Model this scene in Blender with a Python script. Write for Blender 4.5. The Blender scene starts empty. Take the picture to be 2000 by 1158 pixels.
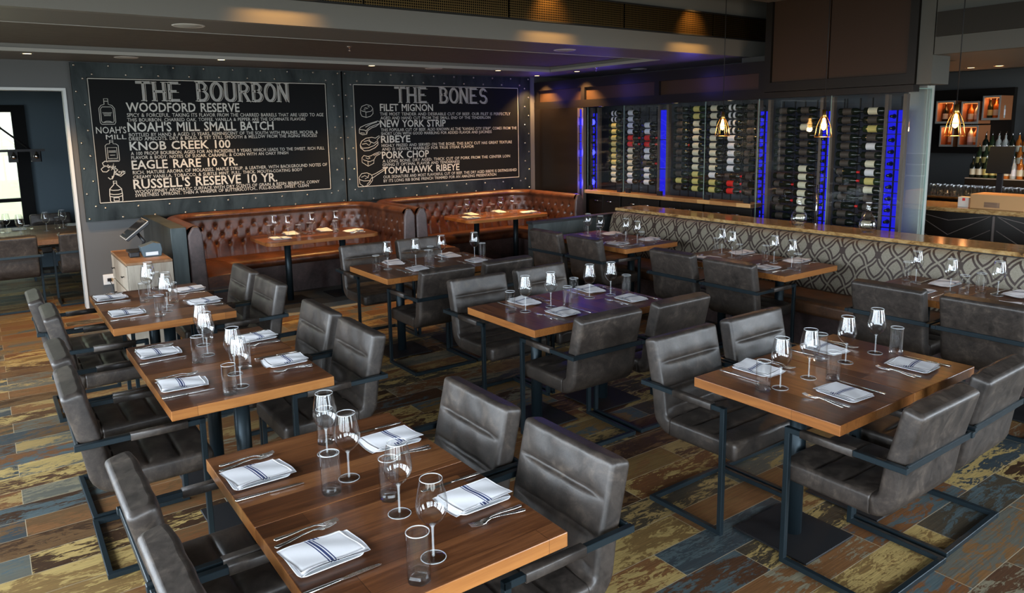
import bpy, bmesh, math, random
from mathutils import Vector, Matrix, Euler
random.seed(7)
PI = math.pi
sc = bpy.context.scene
COL = sc.collection

# ------------------------------------------------------------------ camera
cam_d = bpy.data.cameras.new('camera')
cam_d.sensor_width = 36.0
cam_d.lens = 1437.7 / 2000 * 36.0
cam_d.shift_y = -0.04835
cam_d.clip_start = 0.05
cam = bpy.data.objects.new('camera', cam_d)
COL.objects.link(cam)
sc.camera = cam
YAW, PITCH, ROLL = math.radians(35.65), math.radians(-9.17), math.radians(-0.88)
_f = Vector((math.sin(YAW) * math.cos(PITCH), math.cos(YAW) * math.cos(PITCH), math.sin(PITCH)))
_r0 = Vector((math.cos(YAW), -math.sin(YAW), 0))
_u0 = _r0.cross(_f)
_r = _r0 * math.cos(ROLL) + _u0 * math.sin(ROLL)
_u = -_r0 * math.sin(ROLL) + _u0 * math.cos(ROLL)
cam.matrix_world = Matrix(((_r.x, _u.x, -_f.x, 0.0), (_r.y, _u.y, -_f.y, 0.0), (_r.z, _u.z, -_f.z, 1.98), (0, 0, 0, 1)))

# ------------------------------------------------------------------ daylight, exposure
world = bpy.data.worlds.new('sky')
sc.world = world
world.use_nodes = True
_nt = world.node_tree
_nt.nodes.clear()
_o = _nt.nodes.new('ShaderNodeOutputWorld')
_b = _nt.nodes.new('ShaderNodeBackground')
_tc = _nt.nodes.new('ShaderNodeTexCoord')
_sx = _nt.nodes.new('ShaderNodeSeparateXYZ')
_rp = _nt.nodes.new('ShaderNodeValToRGB')
_rp.color_ramp.elements[0].position = 0.44
_rp.color_ramp.elements[0].color = (0.16, 0.17, 0.15, 1)
_rp.color_ramp.elements[1].position = 0.53
_rp.color_ramp.elements[1].color = (0.80, 0.90, 1.0, 1)
_mp = _nt.nodes.new('ShaderNodeMath'); _mp.operation = 'MULTIPLY_ADD'
_mp.inputs[1].default_value = 0.5; _mp.inputs[2].default_value = 0.5
_nt.links.new(_tc.outputs['Generated'], _sx.inputs[0])
_nt.links.new(_sx.outputs['Z'], _mp.inputs[0])
_nt.links.new(_mp.outputs[0], _rp.inputs[0])
_nt.links.new(_rp.outputs[0], _b.inputs[0])
_b.inputs[1].default_value = 20.0
_nt.links.new(_b.outputs[0], _o.inputs[0])
sc.view_settings.view_transform = 'Standard'
sc.view_settings.look = 'None'
sc.view_settings.gamma = 1.0
sc.view_settings.use_curve_mapping = False
sc.view_settings.exposure = 0.12
sc.cycles.max_bounces = 10
sc.cycles.transparent_max_bounces = 24
sc.cycles.sample_clamp_indirect = 6.0
sc.cycles.caustics_reflective = False
sc.cycles.caustics_refractive = False

# window openings: rear wall (y = -2.4) and left wall (x = -2.6); portals sit in them
REAR_OPEN = [(-2.2, -0.5), (-0.2, 1.5), (3.4, 5.6)]
LEFT_OPEN = [(-1.9, 0.2), (0.6, 2.7), (3.1, 5.2), (5.6, 7.7)]
WZ0, WZ1 = 0.55, 2.65
def portal(loc, rot, sx, sy):
    l = bpy.data.lights.new('window_portal', 'AREA')
    l.shape = 'RECTANGLE'; l.size = sx; l.size_y = sy
    l.cycles.is_portal = True
    o = bpy.data.objects.new('window_portal', l)
    o.location = loc; o.rotation_euler = rot
    COL.objects.link(o)
for a, b in REAR_OPEN:
    portal(((a + b) / 2, -2.42, (WZ0 + WZ1) / 2), (PI / 2, 0, 0), b - a, WZ1 - WZ0)
for a, b in LEFT_OPEN:
    portal((-2.62, (a + b) / 2, (WZ0 + WZ1) / 2), (PI / 2, 0, -PI / 2), b - a, WZ1 - WZ0)
portal((9.6, -2.42, 1.6), (PI / 2, 0, 0), 3.6, 2.1)

# ------------------------------------------------------------------ materials
MATS = {}
def mat(name, col=(0.5, 0.5, 0.5), rough=0.5, metal=0.0, spec=0.5, **kw):
    m = bpy.data.materials.new(name)
    m.use_nodes = True
    nt = m.node_tree
    p = nt.nodes['Principled BSDF']
    p.inputs['Base Color'].default_value = (*col, 1)
    p.inputs['Roughness'].default_value = rough
    p.inputs['Metallic'].default_value = metal
    p.inputs['Specular IOR Level'].default_value = spec
    for k, v in kw.items():
        p.inputs[k.replace('_', ' ')].default_value = v
    MATS[name] = m
    return m
def N(m, t, **kw):
    n = m.node_tree.nodes.new(t)
    for k, v in kw.items():
        setattr(n, k, v)
    return n
def LK(m, a, b): m.node_tree.links.new(a, b)
def P(m): return m.node_tree.nodes['Principled BSDF']
def ramp(m, stops, interp='LINEAR'):
    r = N(m, 'ShaderNodeValToRGB')
    cr = r.color_ramp
    cr.interpolation = interp
    while len(cr.elements) < len(stops): cr.elements.new(0.5)
    for e, (p, c) in zip(cr.elements, stops):
        e.position = p
        e.color = (*c, 1) if len(c) == 3 else c
    return r
def coords(m, scale=(1, 1, 1), rot=(0, 0, 0), rnd=True, src='Object'):
    tc = N(m, 'ShaderNodeTexCoord')
    mp = N(m, 'ShaderNodeMapping')
    mp.inputs['Scale'].default_value = scale
    mp.inputs['Rotation'].default_value = rot
    LK(m, tc.outputs[src], mp.inputs[0])
    if rnd:
        oi = N(m, 'ShaderNodeObjectInfo')
        mu = N(m, 'ShaderNodeMath', operation='MULTIPLY'); mu.inputs[1].default_value = 37.0
        LK(m, oi.outputs['Random'], mu.inputs[0])
        cb = N(m, 'ShaderNodeCombineXYZ')
        LK(m, mu.outputs[0], cb.inputs[0]); LK(m, mu.outputs[0], cb.inputs[1])
        LK(m, cb.outputs[0], mp.inputs['Location'])
    return mp
def noise(m, vec, scale, detail=4, rough=0.55, dist=0.0):
    n = N(m, 'ShaderNodeTexNoise')
    n.inputs['Scale'].default_value = scale; n.inputs['Detail'].default_value = detail
    n.inputs['Roughness'].default_value = rough; n.inputs['Distortion'].default_value = dist
    LK(m, vec, n.inputs['Vector'])
    return n
def bump(m, h, strength=0.2, dist=0.01):
    b = N(m, 'ShaderNodeBump')
    b.inputs['Strength'].default_value = strength; b.inputs['Distance'].default_value = dist
    LK(m, h, b.inputs['Height']); LK(m, b.outputs[0], P(m).inputs['Normal'])
    return b
def mix(m, fac, a, b, blend='MIX'):
    x = N(m, 'ShaderNodeMix', data_type='RGBA', blend_type=blend)
    for sock, v in ((x.inputs['Factor'], fac), (x.inputs[6], a), (x.inputs[7], b)):
        if hasattr(v, 'is_linked') or isinstance(v, bpy.types.NodeSocket): LK(m, v, sock)
        elif isinstance(v, tuple): sock.default_value = (*v, 1)
        else: sock.default_value = v
    return x.outputs[2]
def math_(m, op, a, b=None, clamp=False):
    x = N(m, 'ShaderNodeMath', operation=op, use_clamp=clamp)
    for i, v in enumerate((a, b)):
        if v is None: continue
        if isinstance(v, (int, float)): x.inputs[i].default_value = v
        else: LK(m, v, x.inputs[i])
    return x.outputs[0]

def leather(name, c1, c2, rough, wear=(0.2, 0.17, 0.145), sc_=9):
    m = mat(name, c1, rough)
    v = coords(m)
    a = noise(m, v.outputs[0], sc_, 6, 0.7, 0.8)
    b = noise(m, v.outputs[0], 42, 6, 0.7, 0.6)
    r = ramp(m, [(0.36, c1), (0.54, c2), (0.74, wear)])
    mx = math_(m, 'ADD', math_(m, 'MULTIPLY', a.outputs[0], 0.7), math_(m, 'MULTIPLY', b.outputs[0], 0.3))
    LK(m, mx, r.inputs[0]); LK(m, r.outputs[0], P(m).inputs['Base Color'])
    rr = N(m, 'ShaderNodeMapRange'); rr.inputs[3].default_value = rough - 0.08; rr.inputs[4].default_value = rough + 0.12
    LK(m, b.outputs[0], rr.inputs[0]); LK(m, rr.outputs[0], P(m).inputs['Roughness'])
    bump(m, b.outputs[0], 0.18, 0.004)
    return m
leather('chair_leather', (0.013, 0.0105, 0.009), (0.038, 0.030, 0.025), 0.40, (0.10, 0.078, 0.06))
leather('booth_leather', (0.026, 0.009, 0.005), (0.085, 0.027, 0.011), 0.33, (0.17, 0.06, 0.022), 5)
leather('booth_end_leather', (0.03, 0.019, 0.018), (0.07, 0.045, 0.043), 0.38, (0.12, 0.08, 0.07), 5)
leather('bench_leather', (0.035, 0.017, 0.009), (0.09, 0.04, 0.018), 0.42, (0.15, 0.07, 0.03), 4)
def steel(name, c1, c2, rough=0.45):
    m = mat(name, c1, rough, 0.75)
    v = coords(m, (1, 1, 0.35))
    a = noise(m, v.outputs[0], 3.2, 7, 0.65, 0.8)
    r = ramp(m, [(0.3, c1), (0.7, c2)])
    LK(m, a.outputs[0], r.inputs[0]); LK(m, r.outputs[0], P(m).inputs['Base Color'])
    return m
steel('blued_steel', (0.007, 0.010, 0.011), (0.042, 0.052, 0.052), 0.48)
steel('dark_steel', (0.035, 0.045, 0.047), (0.085, 0.1, 0.1), 0.45)
mat('frame_metal', (0.016, 0.027, 0.034), 0.4, 0.6)
mat('black_metal', (0.006, 0.006, 0.007), 0.6, 0.2)
mat('chrome', (0.75, 0.75, 0.76), 0.12, 1.0)
mat('silver', (0.85, 0.84, 0.82), 0.26, 1.0)
mat('brass', (0.55, 0.33, 0.1), 0.3, 1.0)
mat('glass_edge', (0.22, 0.32, 0.29), 0.25)
mat('rivet', (0.45, 0.42, 0.36), 0.3, 1.0)
mat('black_paint', (0.004, 0.0045, 0.005), 0.7, 0, 0.15)
mat('chalk', (0.47, 0.455, 0.41), 0.9, 0, 0.1)
mat('chalk_grey', (0.3, 0.3, 0.285), 0.9)
mat('porcelain', (0.78, 0.8, 0.82), 0.12)
mat('white_plastic', (0.7, 0.7, 0.68), 0.4)
mat('speaker_grille', (0.42, 0.42, 0.4), 0.7)
mat('black_plastic', (0.012, 0.012, 0.014), 0.35)
mat('grey_plastic', (0.06, 0.09, 0.11), 0.4)
mat('screen', (0.01, 0.012, 0.015), 0.08)
mat('wall_grey', (0.085, 0.088, 0.09), 0.7)
mat('wall_dark', (0.035, 0.033, 0.03), 0.6)
mat('wall_blue', (0.075, 0.11, 0.135), 0.75)
mat('trim_white', (0.5, 0.52, 0.52), 0.5)
mat('soffit_grey', (0.15, 0.145, 0.135), 0.55)
mat('tray_edge', (0.3, 0.29, 0.27), 0.5)
mat('fascia_grey', (0.17, 0.16, 0.145), 0.45)
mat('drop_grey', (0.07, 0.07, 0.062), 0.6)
mat('ceiling_dark', (0.03, 0.031, 0.033), 0.8)
mat('label_dark', (0.05, 0.04, 0.035), 0.6)
mat('dark_mesh', (0.02, 0.017, 0.013), 0.6, 0.5)
mat('dark_wood', (0.009, 0.007, 0.0055), 0.45, 0, 0.25)
mat('brown_panel', (0.035, 0.018, 0.01), 0.5, 0, 0.25)
mat('bar_shelf', (0.35, 0.13, 0.05), 0.5)
mat('shelf_grey', (0.35, 0.33, 0.3), 0.5)
mat('cardboard', (0.4, 0.22, 0.09), 0.8)
mat('white_card', (0.6, 0.56, 0.5), 0.7)
mat('cork', (0.02, 0.012, 0.01), 0.5)
mat('concrete', (0.33, 0.36, 0.33), 0.7)
mat('dark_gloss', (0.012, 0.009, 0.007), 0.22, 0, 0.3)
mat('blocker_pale', (0.62, 0.6, 0.42), 0.9)
mat('rug_grey', (0.15, 0.16, 0.15), 0.8)
mat('bottle_dark', (0.008, 0.012, 0.008), 0.08)
mat('bottle_green', (0.02, 0.035, 0.015), 0.08)
mat('label_cream', (0.62, 0.58, 0.44), 0.7)
mat('label_white', (0.66, 0.66, 0.7), 0.7)
mat('label_yellow', (0.55, 0.47, 0.16), 0.7)
mat('label_red', (0.6, 0.02, 0.015), 0.5)
mat('foil_red', (0.6, 0.012, 0.015), 0.3, 0.2)
mat('foil_black', (0.01, 0.01, 0.01), 0.3, 0.3)
mat('amber', (0.45, 0.13, 0.02), 0.08)
mat('clear_liquor', (0.4, 0.42, 0.4), 0.1)

# table wood: planks with the grain across the table (local x)
def wood(name, cols, plank=(0.9, 0.115), grain=(1.2, 16, 16), rough=0.28, rnd=True, coat=0.25, rotz=0):
    m = mat(name, cols[0], rough, 0, 0.38)
    v = coords(m, (1, 1, 1), (0, 0, rotz), rnd)
    br = N(m, 'ShaderNodeTexBrick')
    br.offset = 0.4
    br.inputs['Color1'].default_value = (0, 0, 0, 1); br.inputs['Color2'].default_value = (1, 1, 1, 1)
    br.inputs['Mortar'].default_value = (0.5, 0.5, 0.5, 1)
    br.inputs['Scale'].default_value = 1; br.inputs['Mortar Size'].default_value = 0.0007
    br.inputs['Brick Width'].default_value = plank[0]; br.inputs['Row Height'].default_value = plank[1]
    LK(m, v.outputs[0], br.inputs['Vector'])
    mp = N(m, 'ShaderNodeMapping'); mp.inputs['Scale'].default_value = grain
    LK(m, v.outputs[0], mp.inputs[0])
    n1 = noise(m, mp.outputs[0], 2.2, 8, 0.65, 1.2)
    f = math_(m, 'ADD', math_(m, 'MULTIPLY', br.outputs['Color'], 0.35), math_(m, 'MULTIPLY', n1.outputs[0], 0.65))
    r = ramp(m, [(0.22, cols[0]), (0.45, cols[1]), (0.62, cols[2]), (0.8, cols[3])])
    LK(m, f, r.inputs[0])
    c = mix(m, br.outputs['Fac'], r.outputs[0], tuple(x * 0.4 for x in cols[0]))
    LK(m, c, P(m).inputs['Base Color'])
    P(m).inputs['Coat Weight'].default_value = coat
    P(m).inputs['Coat Roughness'].default_value = 0.2
    bump(m, n1.outputs[0], 0.05, 0.002)
    return m
wood('walnut', [(0.022, 0.008, 0.004), (0.088, 0.030, 0.011), (0.175, 0.065, 0.023), (0.28, 0.118, 0.042)], rough=0.34, coat=0.0)
wood('walnut_edge', [(0.15, 0.052, 0.015), (0.25, 0.095, 0.026), (0.33, 0.135, 0.038), (0.42, 0.19, 0.06)], coat=0.1)
wood('grey_oak', [(0.13, 0.105, 0.08), (0.24, 0.2, 0.155), (0.33, 0.29, 0.235), (0.42, 0.37, 0.3)], (0.7, 0.16), (10, 10, 0.9), 0.5, False, 0.0)
wood('oak_top', [(0.10, 0.05, 0.025), (0.17, 0.09, 0.045), (0.24, 0.13, 0.065), (0.3, 0.17, 0.09)], (1.1, 0.2), (12, 1.2, 12), 0.45, False, 0.0)
wood('wood_counter', [(0.2, 0.09, 0.03), (0.34, 0.17, 0.06), (0.45, 0.25, 0.09), (0.52, 0.32, 0.14)], (1.1, 0.2), (12, 1.0, 12), 0.35, False, 0.2)
wood('rack_wood', [(0.06, 0.045, 0.04), (0.1, 0.08, 0.07), (0.13, 0.105, 0.09), (0.16, 0.13, 0.11)], (2, 0.3), (12, 12, 1), 0.5, False, 0.0)

# granite ledge
m = mat('granite', (0.4, 0.25, 0.1), 0.12)
v = coords(m, (1, 0.45, 1), rnd=False)
n1 = noise(m, v.outputs[0], 14, 8, 0.7, 1.5)
n2 = noise(m, v.outputs[0], 60, 4, 0.7, 0.2)
r = ramp(m, [(0.34, (0.025, 0.014, 0.009)), (0.43, (0.2, 0.105, 0.035)), (0.55, (0.38, 0.24, 0.095)), (0.72, (0.5, 0.37, 0.2))])
LK(m, math_(m, 'ADD', math_(m, 'MULTIPLY', n1.outputs[0], 0.75), math_(m, 'MULTIPLY', n2.outputs[0], 0.25)), r.inputs[0])
LK(m, r.outputs[0], P(m).inputs['Base Color'])

# floor: salvaged-board look tiles
m = mat('floor_tiles', (0.2, 0.1, 0.05), 0.35, 0, 0.22)
tc = N(m, 'ShaderNodeTexCoord')
def brick(m, vec, c1, c2):
    br = N(m, 'ShaderNodeTexBrick'); br.offset = 0.37; br.offset_frequency = 2
    br.inputs['Color1'].default_value = (*c1, 1); br.inputs['Color2'].default_value = (*c2, 1)
    br.inputs['Mortar'].default_value = (0, 0, 0, 1)
    br.inputs['Scale'].default_value = 1; br.inputs['Mortar Size'].default_value = 0.0016
    br.inputs['Mortar Smooth'].default_value = 0.1
    br.inputs['Brick Width'].default_value = 0.9; br.inputs['Row Height'].default_value = 0.2
    LK(m, vec, br.inputs['Vector']); return br
b1 = brick(m, tc.outputs['Object'], (0, 0, 0), (1, 1, 1))
# a second random number per tile
wn = N(m, 'ShaderNodeTexWhiteNoise', noise_dimensions='1D')
LK(m, math_(m, 'MULTIPLY', b1.outputs['Color'], 91.7), wn.inputs['W'])
base = ramp(m, [(0.0, (0.036, 0.018, 0.009)), (0.12, (0.12, 0.052, 0.02)), (0.25, (0.032, 0.042, 0.048)), (0.36, (0.15, 0.092, 0.034)),
                (0.5, (0.06, 0.029, 0.015)), (0.6, (0.085, 0.085, 0.07)), (0.72, (0.14, 0.066, 0.026)), (0.85, (0.045, 0.036, 0.024))], 'CONSTANT')
LK(m, b1.outputs['Color'], base.inputs[0])
over = ramp(m, [(0.0, (0.31, 0.225, 0.085)), (0.2, (0.10, 0.055, 0.024)), (0.42, (0.25, 0.175, 0.07)), (0.55, (0.06, 0.082, 0.088)), (0.68, (0.15, 0.078, 0.03)), (0.86, (0.16, 0.145, 0.10))], 'CONSTANT')
LK(m, wn.outputs['Value'], over.inputs[0])
mp = N(m, 'ShaderNodeMapping'); mp.inputs['Scale'].default_value = (1.0, 3.2, 1)
LK(m, tc.outputs['Object'], mp.inputs[0])
off = N(m, 'ShaderNodeVectorMath', operation='ADD')
cb = N(m, 'ShaderNodeCombineXYZ'); LK(m, math_(m, 'MULTIPLY', b1.outputs['Color'], 53.0), cb.inputs[0]); LK(m, math_(m, 'MULTIPLY', b1.outputs['Color'], 17.0), cb.inputs[2])
LK(m, mp.outputs[0], off.inputs[0]); LK(m, cb.outputs[0], off.inputs[1])
n1 = noise(m, off.outputs[0], 2.6, 9, 0.68, 0.9)
n3 = noise(m, off.outputs[0], 9, 8, 0.7, 2.0)
thr = ramp(m, [(0.0, (0, 0, 0)), (0.5, (0, 0, 0)), (0.53, (1, 1, 1)), (1.0, (1, 1, 1))])
LK(m, math_(m, 'ADD', math_(m, 'MULTIPLY', n1.outputs[0], 0.62), math_(m, 'MULTIPLY', n3.outputs[0], 0.38)), thr.inputs[0])
c = mix(m, thr.outputs[0], base.outputs[0], over.outputs[0])
mp2 = N(m, 'ShaderNodeMapping'); mp2.inputs['Scale'].default_value = (2.0, 26, 1)
LK(m, off.outputs[0], mp2.inputs[0])
n4 = noise(m, mp2.outputs[0], 2.0, 6, 0.7, 0.6)
g = ramp(m, [(0.3, (0.62, 0.62, 0.62)), (0.7, (1.3, 1.27, 1.22))])
LK(m, n4.outputs[0], g.inputs[0])
c = mix(m, 1.0, c, g.outputs[0], 'MULTIPLY')
c = mix(m, b1.outputs['Fac'], c, (0.30, 0.25, 0.17))
LK(m, c, P(m).inputs['Base Color'])
rr = N(m, 'ShaderNodeMapRange'); rr.inputs[3].default_value = 0.36; rr.inputs[4].default_value = 0.62
LK(m, n3.outputs[0], rr.inputs[0]); LK(m, rr.outputs[0], P(m).inputs['Roughness'])
bump(m, n4.outputs[0], 0.12, 0.003)

# textured tray ceiling
m = mat('tray_plaster', (0.1, 0.09, 0.075), 0.75)
v = coords(m, (1, 5, 1), rnd=False)
n1 = noise(m, v.outputs[0], 9, 8, 0.7)
r = ramp(m, [(0.3, (0.075, 0.066, 0.052)), (0.7, (0.135, 0.12, 0.1))])
LK(m, n1.outputs[0], r.inputs[0]); LK(m, r.outputs[0], P(m).inputs['Base Color']); bump(m, n1.outputs[0], 0.3, 0.01)

# brass mesh band: woven grid
m = mat('brass_mesh', (0.3, 0.2, 0.08), 0.35, 0.9)
tc = N(m, 'ShaderNodeTexCoord'); sp = N(m, 'ShaderNodeSeparateXYZ'); LK(m, tc.outputs['Object'], sp.inputs[0])
hx = math_(m, 'ADD', sp.outputs[0], sp.outputs[1])
sx = math_(m, 'ABSOLUTE', math_(m, 'SINE', math_(m, 'MULTIPLY', hx, PI / 0.021)))
sz = math_(m, 'ABSOLUTE', math_(m, 'SINE', math_(m, 'MULTIPLY', sp.outputs[2], PI / 0.021)))
mn = math_(m, 'MINIMUM', sx, sz)
fr = ramp(m, [(0.0, (0.22, 0.14, 0.05)), (0.33, (0.22, 0.14, 0.05)), (0.42, (0.012, 0.009, 0.006)), (1, (0.012, 0.009, 0.006))])
LK(m, mn, fr.inputs[0]); LK(m, fr.outputs[0], P(m).inputs['Base Color']); bump(m, mn, -0.6, 0.006)

# banquette fabric: ogee trellis
m = mat('trellis_fabric', (0.3, 0.27, 0.22), 0.65)
tc = N(m, 'ShaderNodeTexCoord'); sp = N(m, 'ShaderNodeSeparateXYZ'); LK(m, tc.outputs['Object'], sp.inputs[0])
u = math_(m, 'MULTIPLY', sp.outputs[1], PI / 0.165)
w = math_(m, 'MULTIPLY', sp.outputs[2], PI / 0.21)
s_ = math_(m, 'MULTIPLY', math_(m, 'ADD', u, w), 1.0); d_ = math_(m, 'MULTIPLY', math_(m, 'SUBTRACT', u, w), 1.0)
wob = math_(m, 'MULTIPLY', math_(m, 'SINE', math_(m, 'MULTIPLY', d_, 1.0)), 0.30)
wob2 = math_(m, 'MULTIPLY', math_(m, 'SINE', math_(m, 'MULTIPLY', s_, 1.0)), 0.30)
A = math_(m, 'ABSOLUTE', math_(m, 'SINE', math_(m, 'ADD', s_, wob)))
B = math_(m, 'ABSOLUTE', math_(m, 'SINE', math_(m, 'ADD', d_, wob2)))
def band(x, lo, hi):
    return math_(m, 'MULTIPLY', math_(m, 'GREATER_THAN', x, lo), math_(m, 'LESS_THAN', x, hi))
mnAB = math_(m, 'MINIMUM', A, B)
dark = band(mnAB, 0.18, 0.54)
# small fleur at every other crossing
C1 = math_(m, 'MULTIPLY', math_(m, 'GREATER_THAN', math_(m, 'COSINE', math_(m, 'MULTIPLY', u, 1.0)), 0.86), math_(m, 'GREATER_THAN', math_(m, 'COSINE', math_(m, 'MULTIPLY', w, 1.0)), 0.90))
dark = math_(m, 'MAXIMUM', dark, C1)
nn = noise(m, tc.outputs['Object'], 90, 3)
gr = ramp(m, [(0.3, (0.15, 0.13, 0.093)), (0.7, (0.215, 0.188, 0.14))])
LK(m, nn.outputs[0], gr.inputs[0])
LK(m, mix(m, dark, gr.outputs[0], (0.03, 0.016, 0.011)), P(m).inputs['Base Color'])

# napkin cloth: white with navy stripes across (local x) - stripes live in the cloth
m = mat('napkin_cloth', (0.8, 0.8, 0.8), 0.85)
tc = N(m, 'ShaderNodeTexCoord'); sp = N(m, 'ShaderNodeSeparateXYZ'); LK(m, tc.outputs['UV'], sp.inputs[0])
st = None
for lo, hi in ((0.425, 0.445), (0.465, 0.505), (0.525, 0.545)):
    b_ = band(sp.outputs[0], lo, hi)
    st = b_ if st is None else math_(m, 'ADD', st, b_, True)
LK(m, mix(m, st, (0.80, 0.79, 0.81), (0.018, 0.035, 0.13)), P(m).inputs['Base Color'])

# glass
def thin_glass(name, boost=1.0, tint=(0.98, 0.99, 0.99), ior=1.5):
    m = bpy.data.materials.new(name); m.use_nodes = True
    nt = m.node_tree; nt.nodes.clear()
    o = nt.nodes.new('ShaderNodeOutputMaterial'); mx = nt.nodes.new('ShaderNodeMixShader')
    t = nt.nodes.new('ShaderNodeBsdfTransparent'); g = nt.nodes.new('ShaderNodeBsdfGlossy')
    f = nt.nodes.new('ShaderNodeLayerWeight'); f.inputs[0].default_value = 0.5
    pw = nt.nodes.new('ShaderNodeMath'); pw.operation = 'POWER'; pw.inputs[1].default_value = 2.4
    mu = nt.nodes.new('ShaderNodeMath'); mu.operation = 'MULTIPLY_ADD'; mu.use_clamp = True
    mu.inputs[1].default_value = 0.8 if boost > 1.1 else 0.35; mu.inputs[2].default_value = 0.045 * boost
    t.inputs[0].default_value = (*tint, 1); g.inputs['Roughness'].default_value = 0.0
    nt.links.new(f.outputs['Facing'], pw.inputs[0]); nt.links.new(pw.outputs[0], mu.inputs[0]); nt.links.new(mu.outputs[0], mx.inputs[0])
    nt.links.new(t.outputs[0], mx.inputs[1]); nt.links.new(g.outputs[0], mx.inputs[2]); nt.links.new(mx.outputs[0], o.inputs[0])
    MATS[name] = m
thin_glass('goblet_glass', 1.7)
thin_glass('stem_glass', 2.2)
thin_glass('foot_glass', 1.0)
for _nm, _k in (('rim_glint_glass', 0.36), ('stem_glint_glass', 0.13)):  # white mixed into clear glass, painting in the light its edges catch
    m = bpy.data.materials.new(_nm); m.use_nodes = True; MATS[_nm] = m
    _x = m.node_tree.nodes.new('ShaderNodeMixShader'); _x.inputs[0].default_value = _k; _t = m.node_tree.nodes.new('ShaderNodeBsdfTransparent')
    P(m).inputs['Base Color'].default_value = (0.85, 0.9, 0.92, 1); P(m).inputs['Roughness'].default_value = 0.15; P(m).inputs['Specular IOR Level'].default_value = 1.0
    LK(m, _t.outputs[0], _x.inputs[1]); LK(m, P(m).outputs[0], _x.inputs[2]); LK(m, _x.outputs[0], m.node_tree.nodes['Material Output'].inputs[0])
thin_glass('pane_glass', 1.0, (0.95, 0.97, 0.965))
m = bpy.data.materials.new('solid_glass'); m.use_nodes = True; MATS['solid_glass'] = m
_n = m.node_tree; _n.nodes.clear()
_o = _n.nodes.new('ShaderNodeOutputMaterial'); _m = _n.nodes.new('ShaderNodeMixShader'); _m.inputs[0].default_value = 0.5
_g = _n.nodes.new('ShaderNodeBsdfGlass'); _g.inputs['IOR'].default_value = 1.45; _g.inputs['Roughness'].default_value = 0.0; _t = _n.nodes.new('ShaderNodeBsdfTransparent')
_n.links.new(_t.outputs[0], _m.inputs[1]); _n.links.new(_g.outputs[0], _m.inputs[2]); _n.links.new(_m.outputs[0], _o.inputs[0])
thin_glass('lamp_glass', 1.2, (1.0, 0.86, 0.66))

def emit(name, col, s):
    m = bpy.data.materials.new(name); m.use_nodes = True
    nt = m.node_tree; nt.nodes.clear()
    o = nt.nodes.new('ShaderNodeOutputMaterial'); e = nt.nodes.new('ShaderNodeEmission')
    e.inputs[0].default_value = (*col, 1); e.inputs[1].default_value = s
    nt.links.new(e.outputs[0], o.inputs[0]); MATS[name] = m
emit('warm_bulb', (1.0, 0.5, 0.14), 14)
emit('downlight_glow', (1.0, 0.72, 0.36), 5)
emit('led_blue', (0.022, 0.022, 1.0), 0.75)
emit('shelf_glow', (1.0, 0.36, 0.1), 0.9)
MAT = MATS

# ------------------------------------------------------------------ mesh helpers
class MB:
    def __init__(s): s.v = []; s.f = []; s.sm = []
    def add(s, vs, fs, smooth=False):
        o = len(s.v); s.v += [tuple(p) for p in vs]
        s.f += [tuple(i + o for i in f) for f in fs]; s.sm += [smooth] * len(fs)
        return s
    def box(s, c, d, rot=None):
        x, y, z = d[0] / 2, d[1] / 2, d[2] / 2
        vs = [Vector((i, j, k)) for i in (-x, x) for j in (-y, y) for k in (-z, z)]
        if rot is not None: vs = [rot @ p for p in vs]
        vs = [p + Vector(c) for p in vs]
        return s.add(vs, [(0, 1, 3, 2), (4, 6, 7, 5), (0, 4, 5, 1), (2, 3, 7, 6), (0, 2, 6, 4), (1, 5, 7, 3)])
    def bb(s, x0, x1, y0, y1, z0, z1):
        return s.box(((x0 + x1) / 2, (y0 + y1) / 2, (z0 + z1) / 2), (abs(x1 - x0), abs(y1 - y0), abs(z1 - z0)))
    def loft(s, rings, cap=True, smooth=True, closed=True):
        n = len(rings[0]); vs = [p for r in rings for p in r]; fs = []
        for i in range(len(rings) - 1):
            for j in range(n if closed else n - 1):
                k = (j + 1) % n
                fs.append((i * n + j, i * n + k, (i + 1) * n + k, (i + 1) * n + j))
        s.add(vs, fs, smooth)
        if cap:
            o = len(s.v) - len(vs)
            s.f.append(tuple(o + j for j in range(n))[::-1]); s.sm.append(False)
            s.f.append(tuple(o + (len(rings) - 1) * n + j for j in range(n))); s.sm.append(False)
        return s
    def tube(s, pts, r, seg=10, cap=True):
        pts = [Vector(p) for p in pts]; rr = r if isinstance(r, (list, tuple)) else [r] * len(pts)
        rings = []; up = None
        for i, p in enumerate(pts):
            t = (pts[min(i + 1, len(pts) - 1)] - pts[max(i - 1, 0)]).normalized()
            if up is None: up = t.orthogonal().normalized()
            else: up = (up - t * up.dot(t)).normalized()
            b = t.cross(up)
            rings.append([p + (up * math.cos(a) + b * math.sin(a)) * rr[i] for a in [2 * PI * k / seg for k in range(seg)]])
        return s.loft(rings, cap)
    def lathe(s, prof, seg=24, c=(0, 0, 0), cap=False):
        rings = [[(c[0] + r * math.cos(2 * PI * k / seg), c[1] + r * math.sin(2 * PI * k / seg), c[2] + z) for k in range(seg)] for r, z in prof]
        return s.loft(rings, cap)
    def mesh(s, name):
        me = bpy.data.meshes.new(name)
        me.from_pydata(s.v, [], s.f)
        me.polygons.foreach_set('use_smooth', s.sm)
        me.update()
        bm = bmesh.new(); bm.from_mesh(me); bmesh.ops.recalc_face_normals(bm, faces=bm.faces); bm.to_mesh(me); bm.free()
        return me

def bevelled(me, w, seg=2, angle=0.6):
    bm = bmesh.new(); bm.from_mesh(me)
    es = [e for e in bm.edges if len(e.link_faces) == 2 and e.calc_face_angle(0) > angle]
    bmesh.ops.bevel(bm, geom=es, offset=w, segments=seg, affect='EDGES', profile=0.5)
    bm.to_mesh(me); bm.free(); return me

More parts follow.
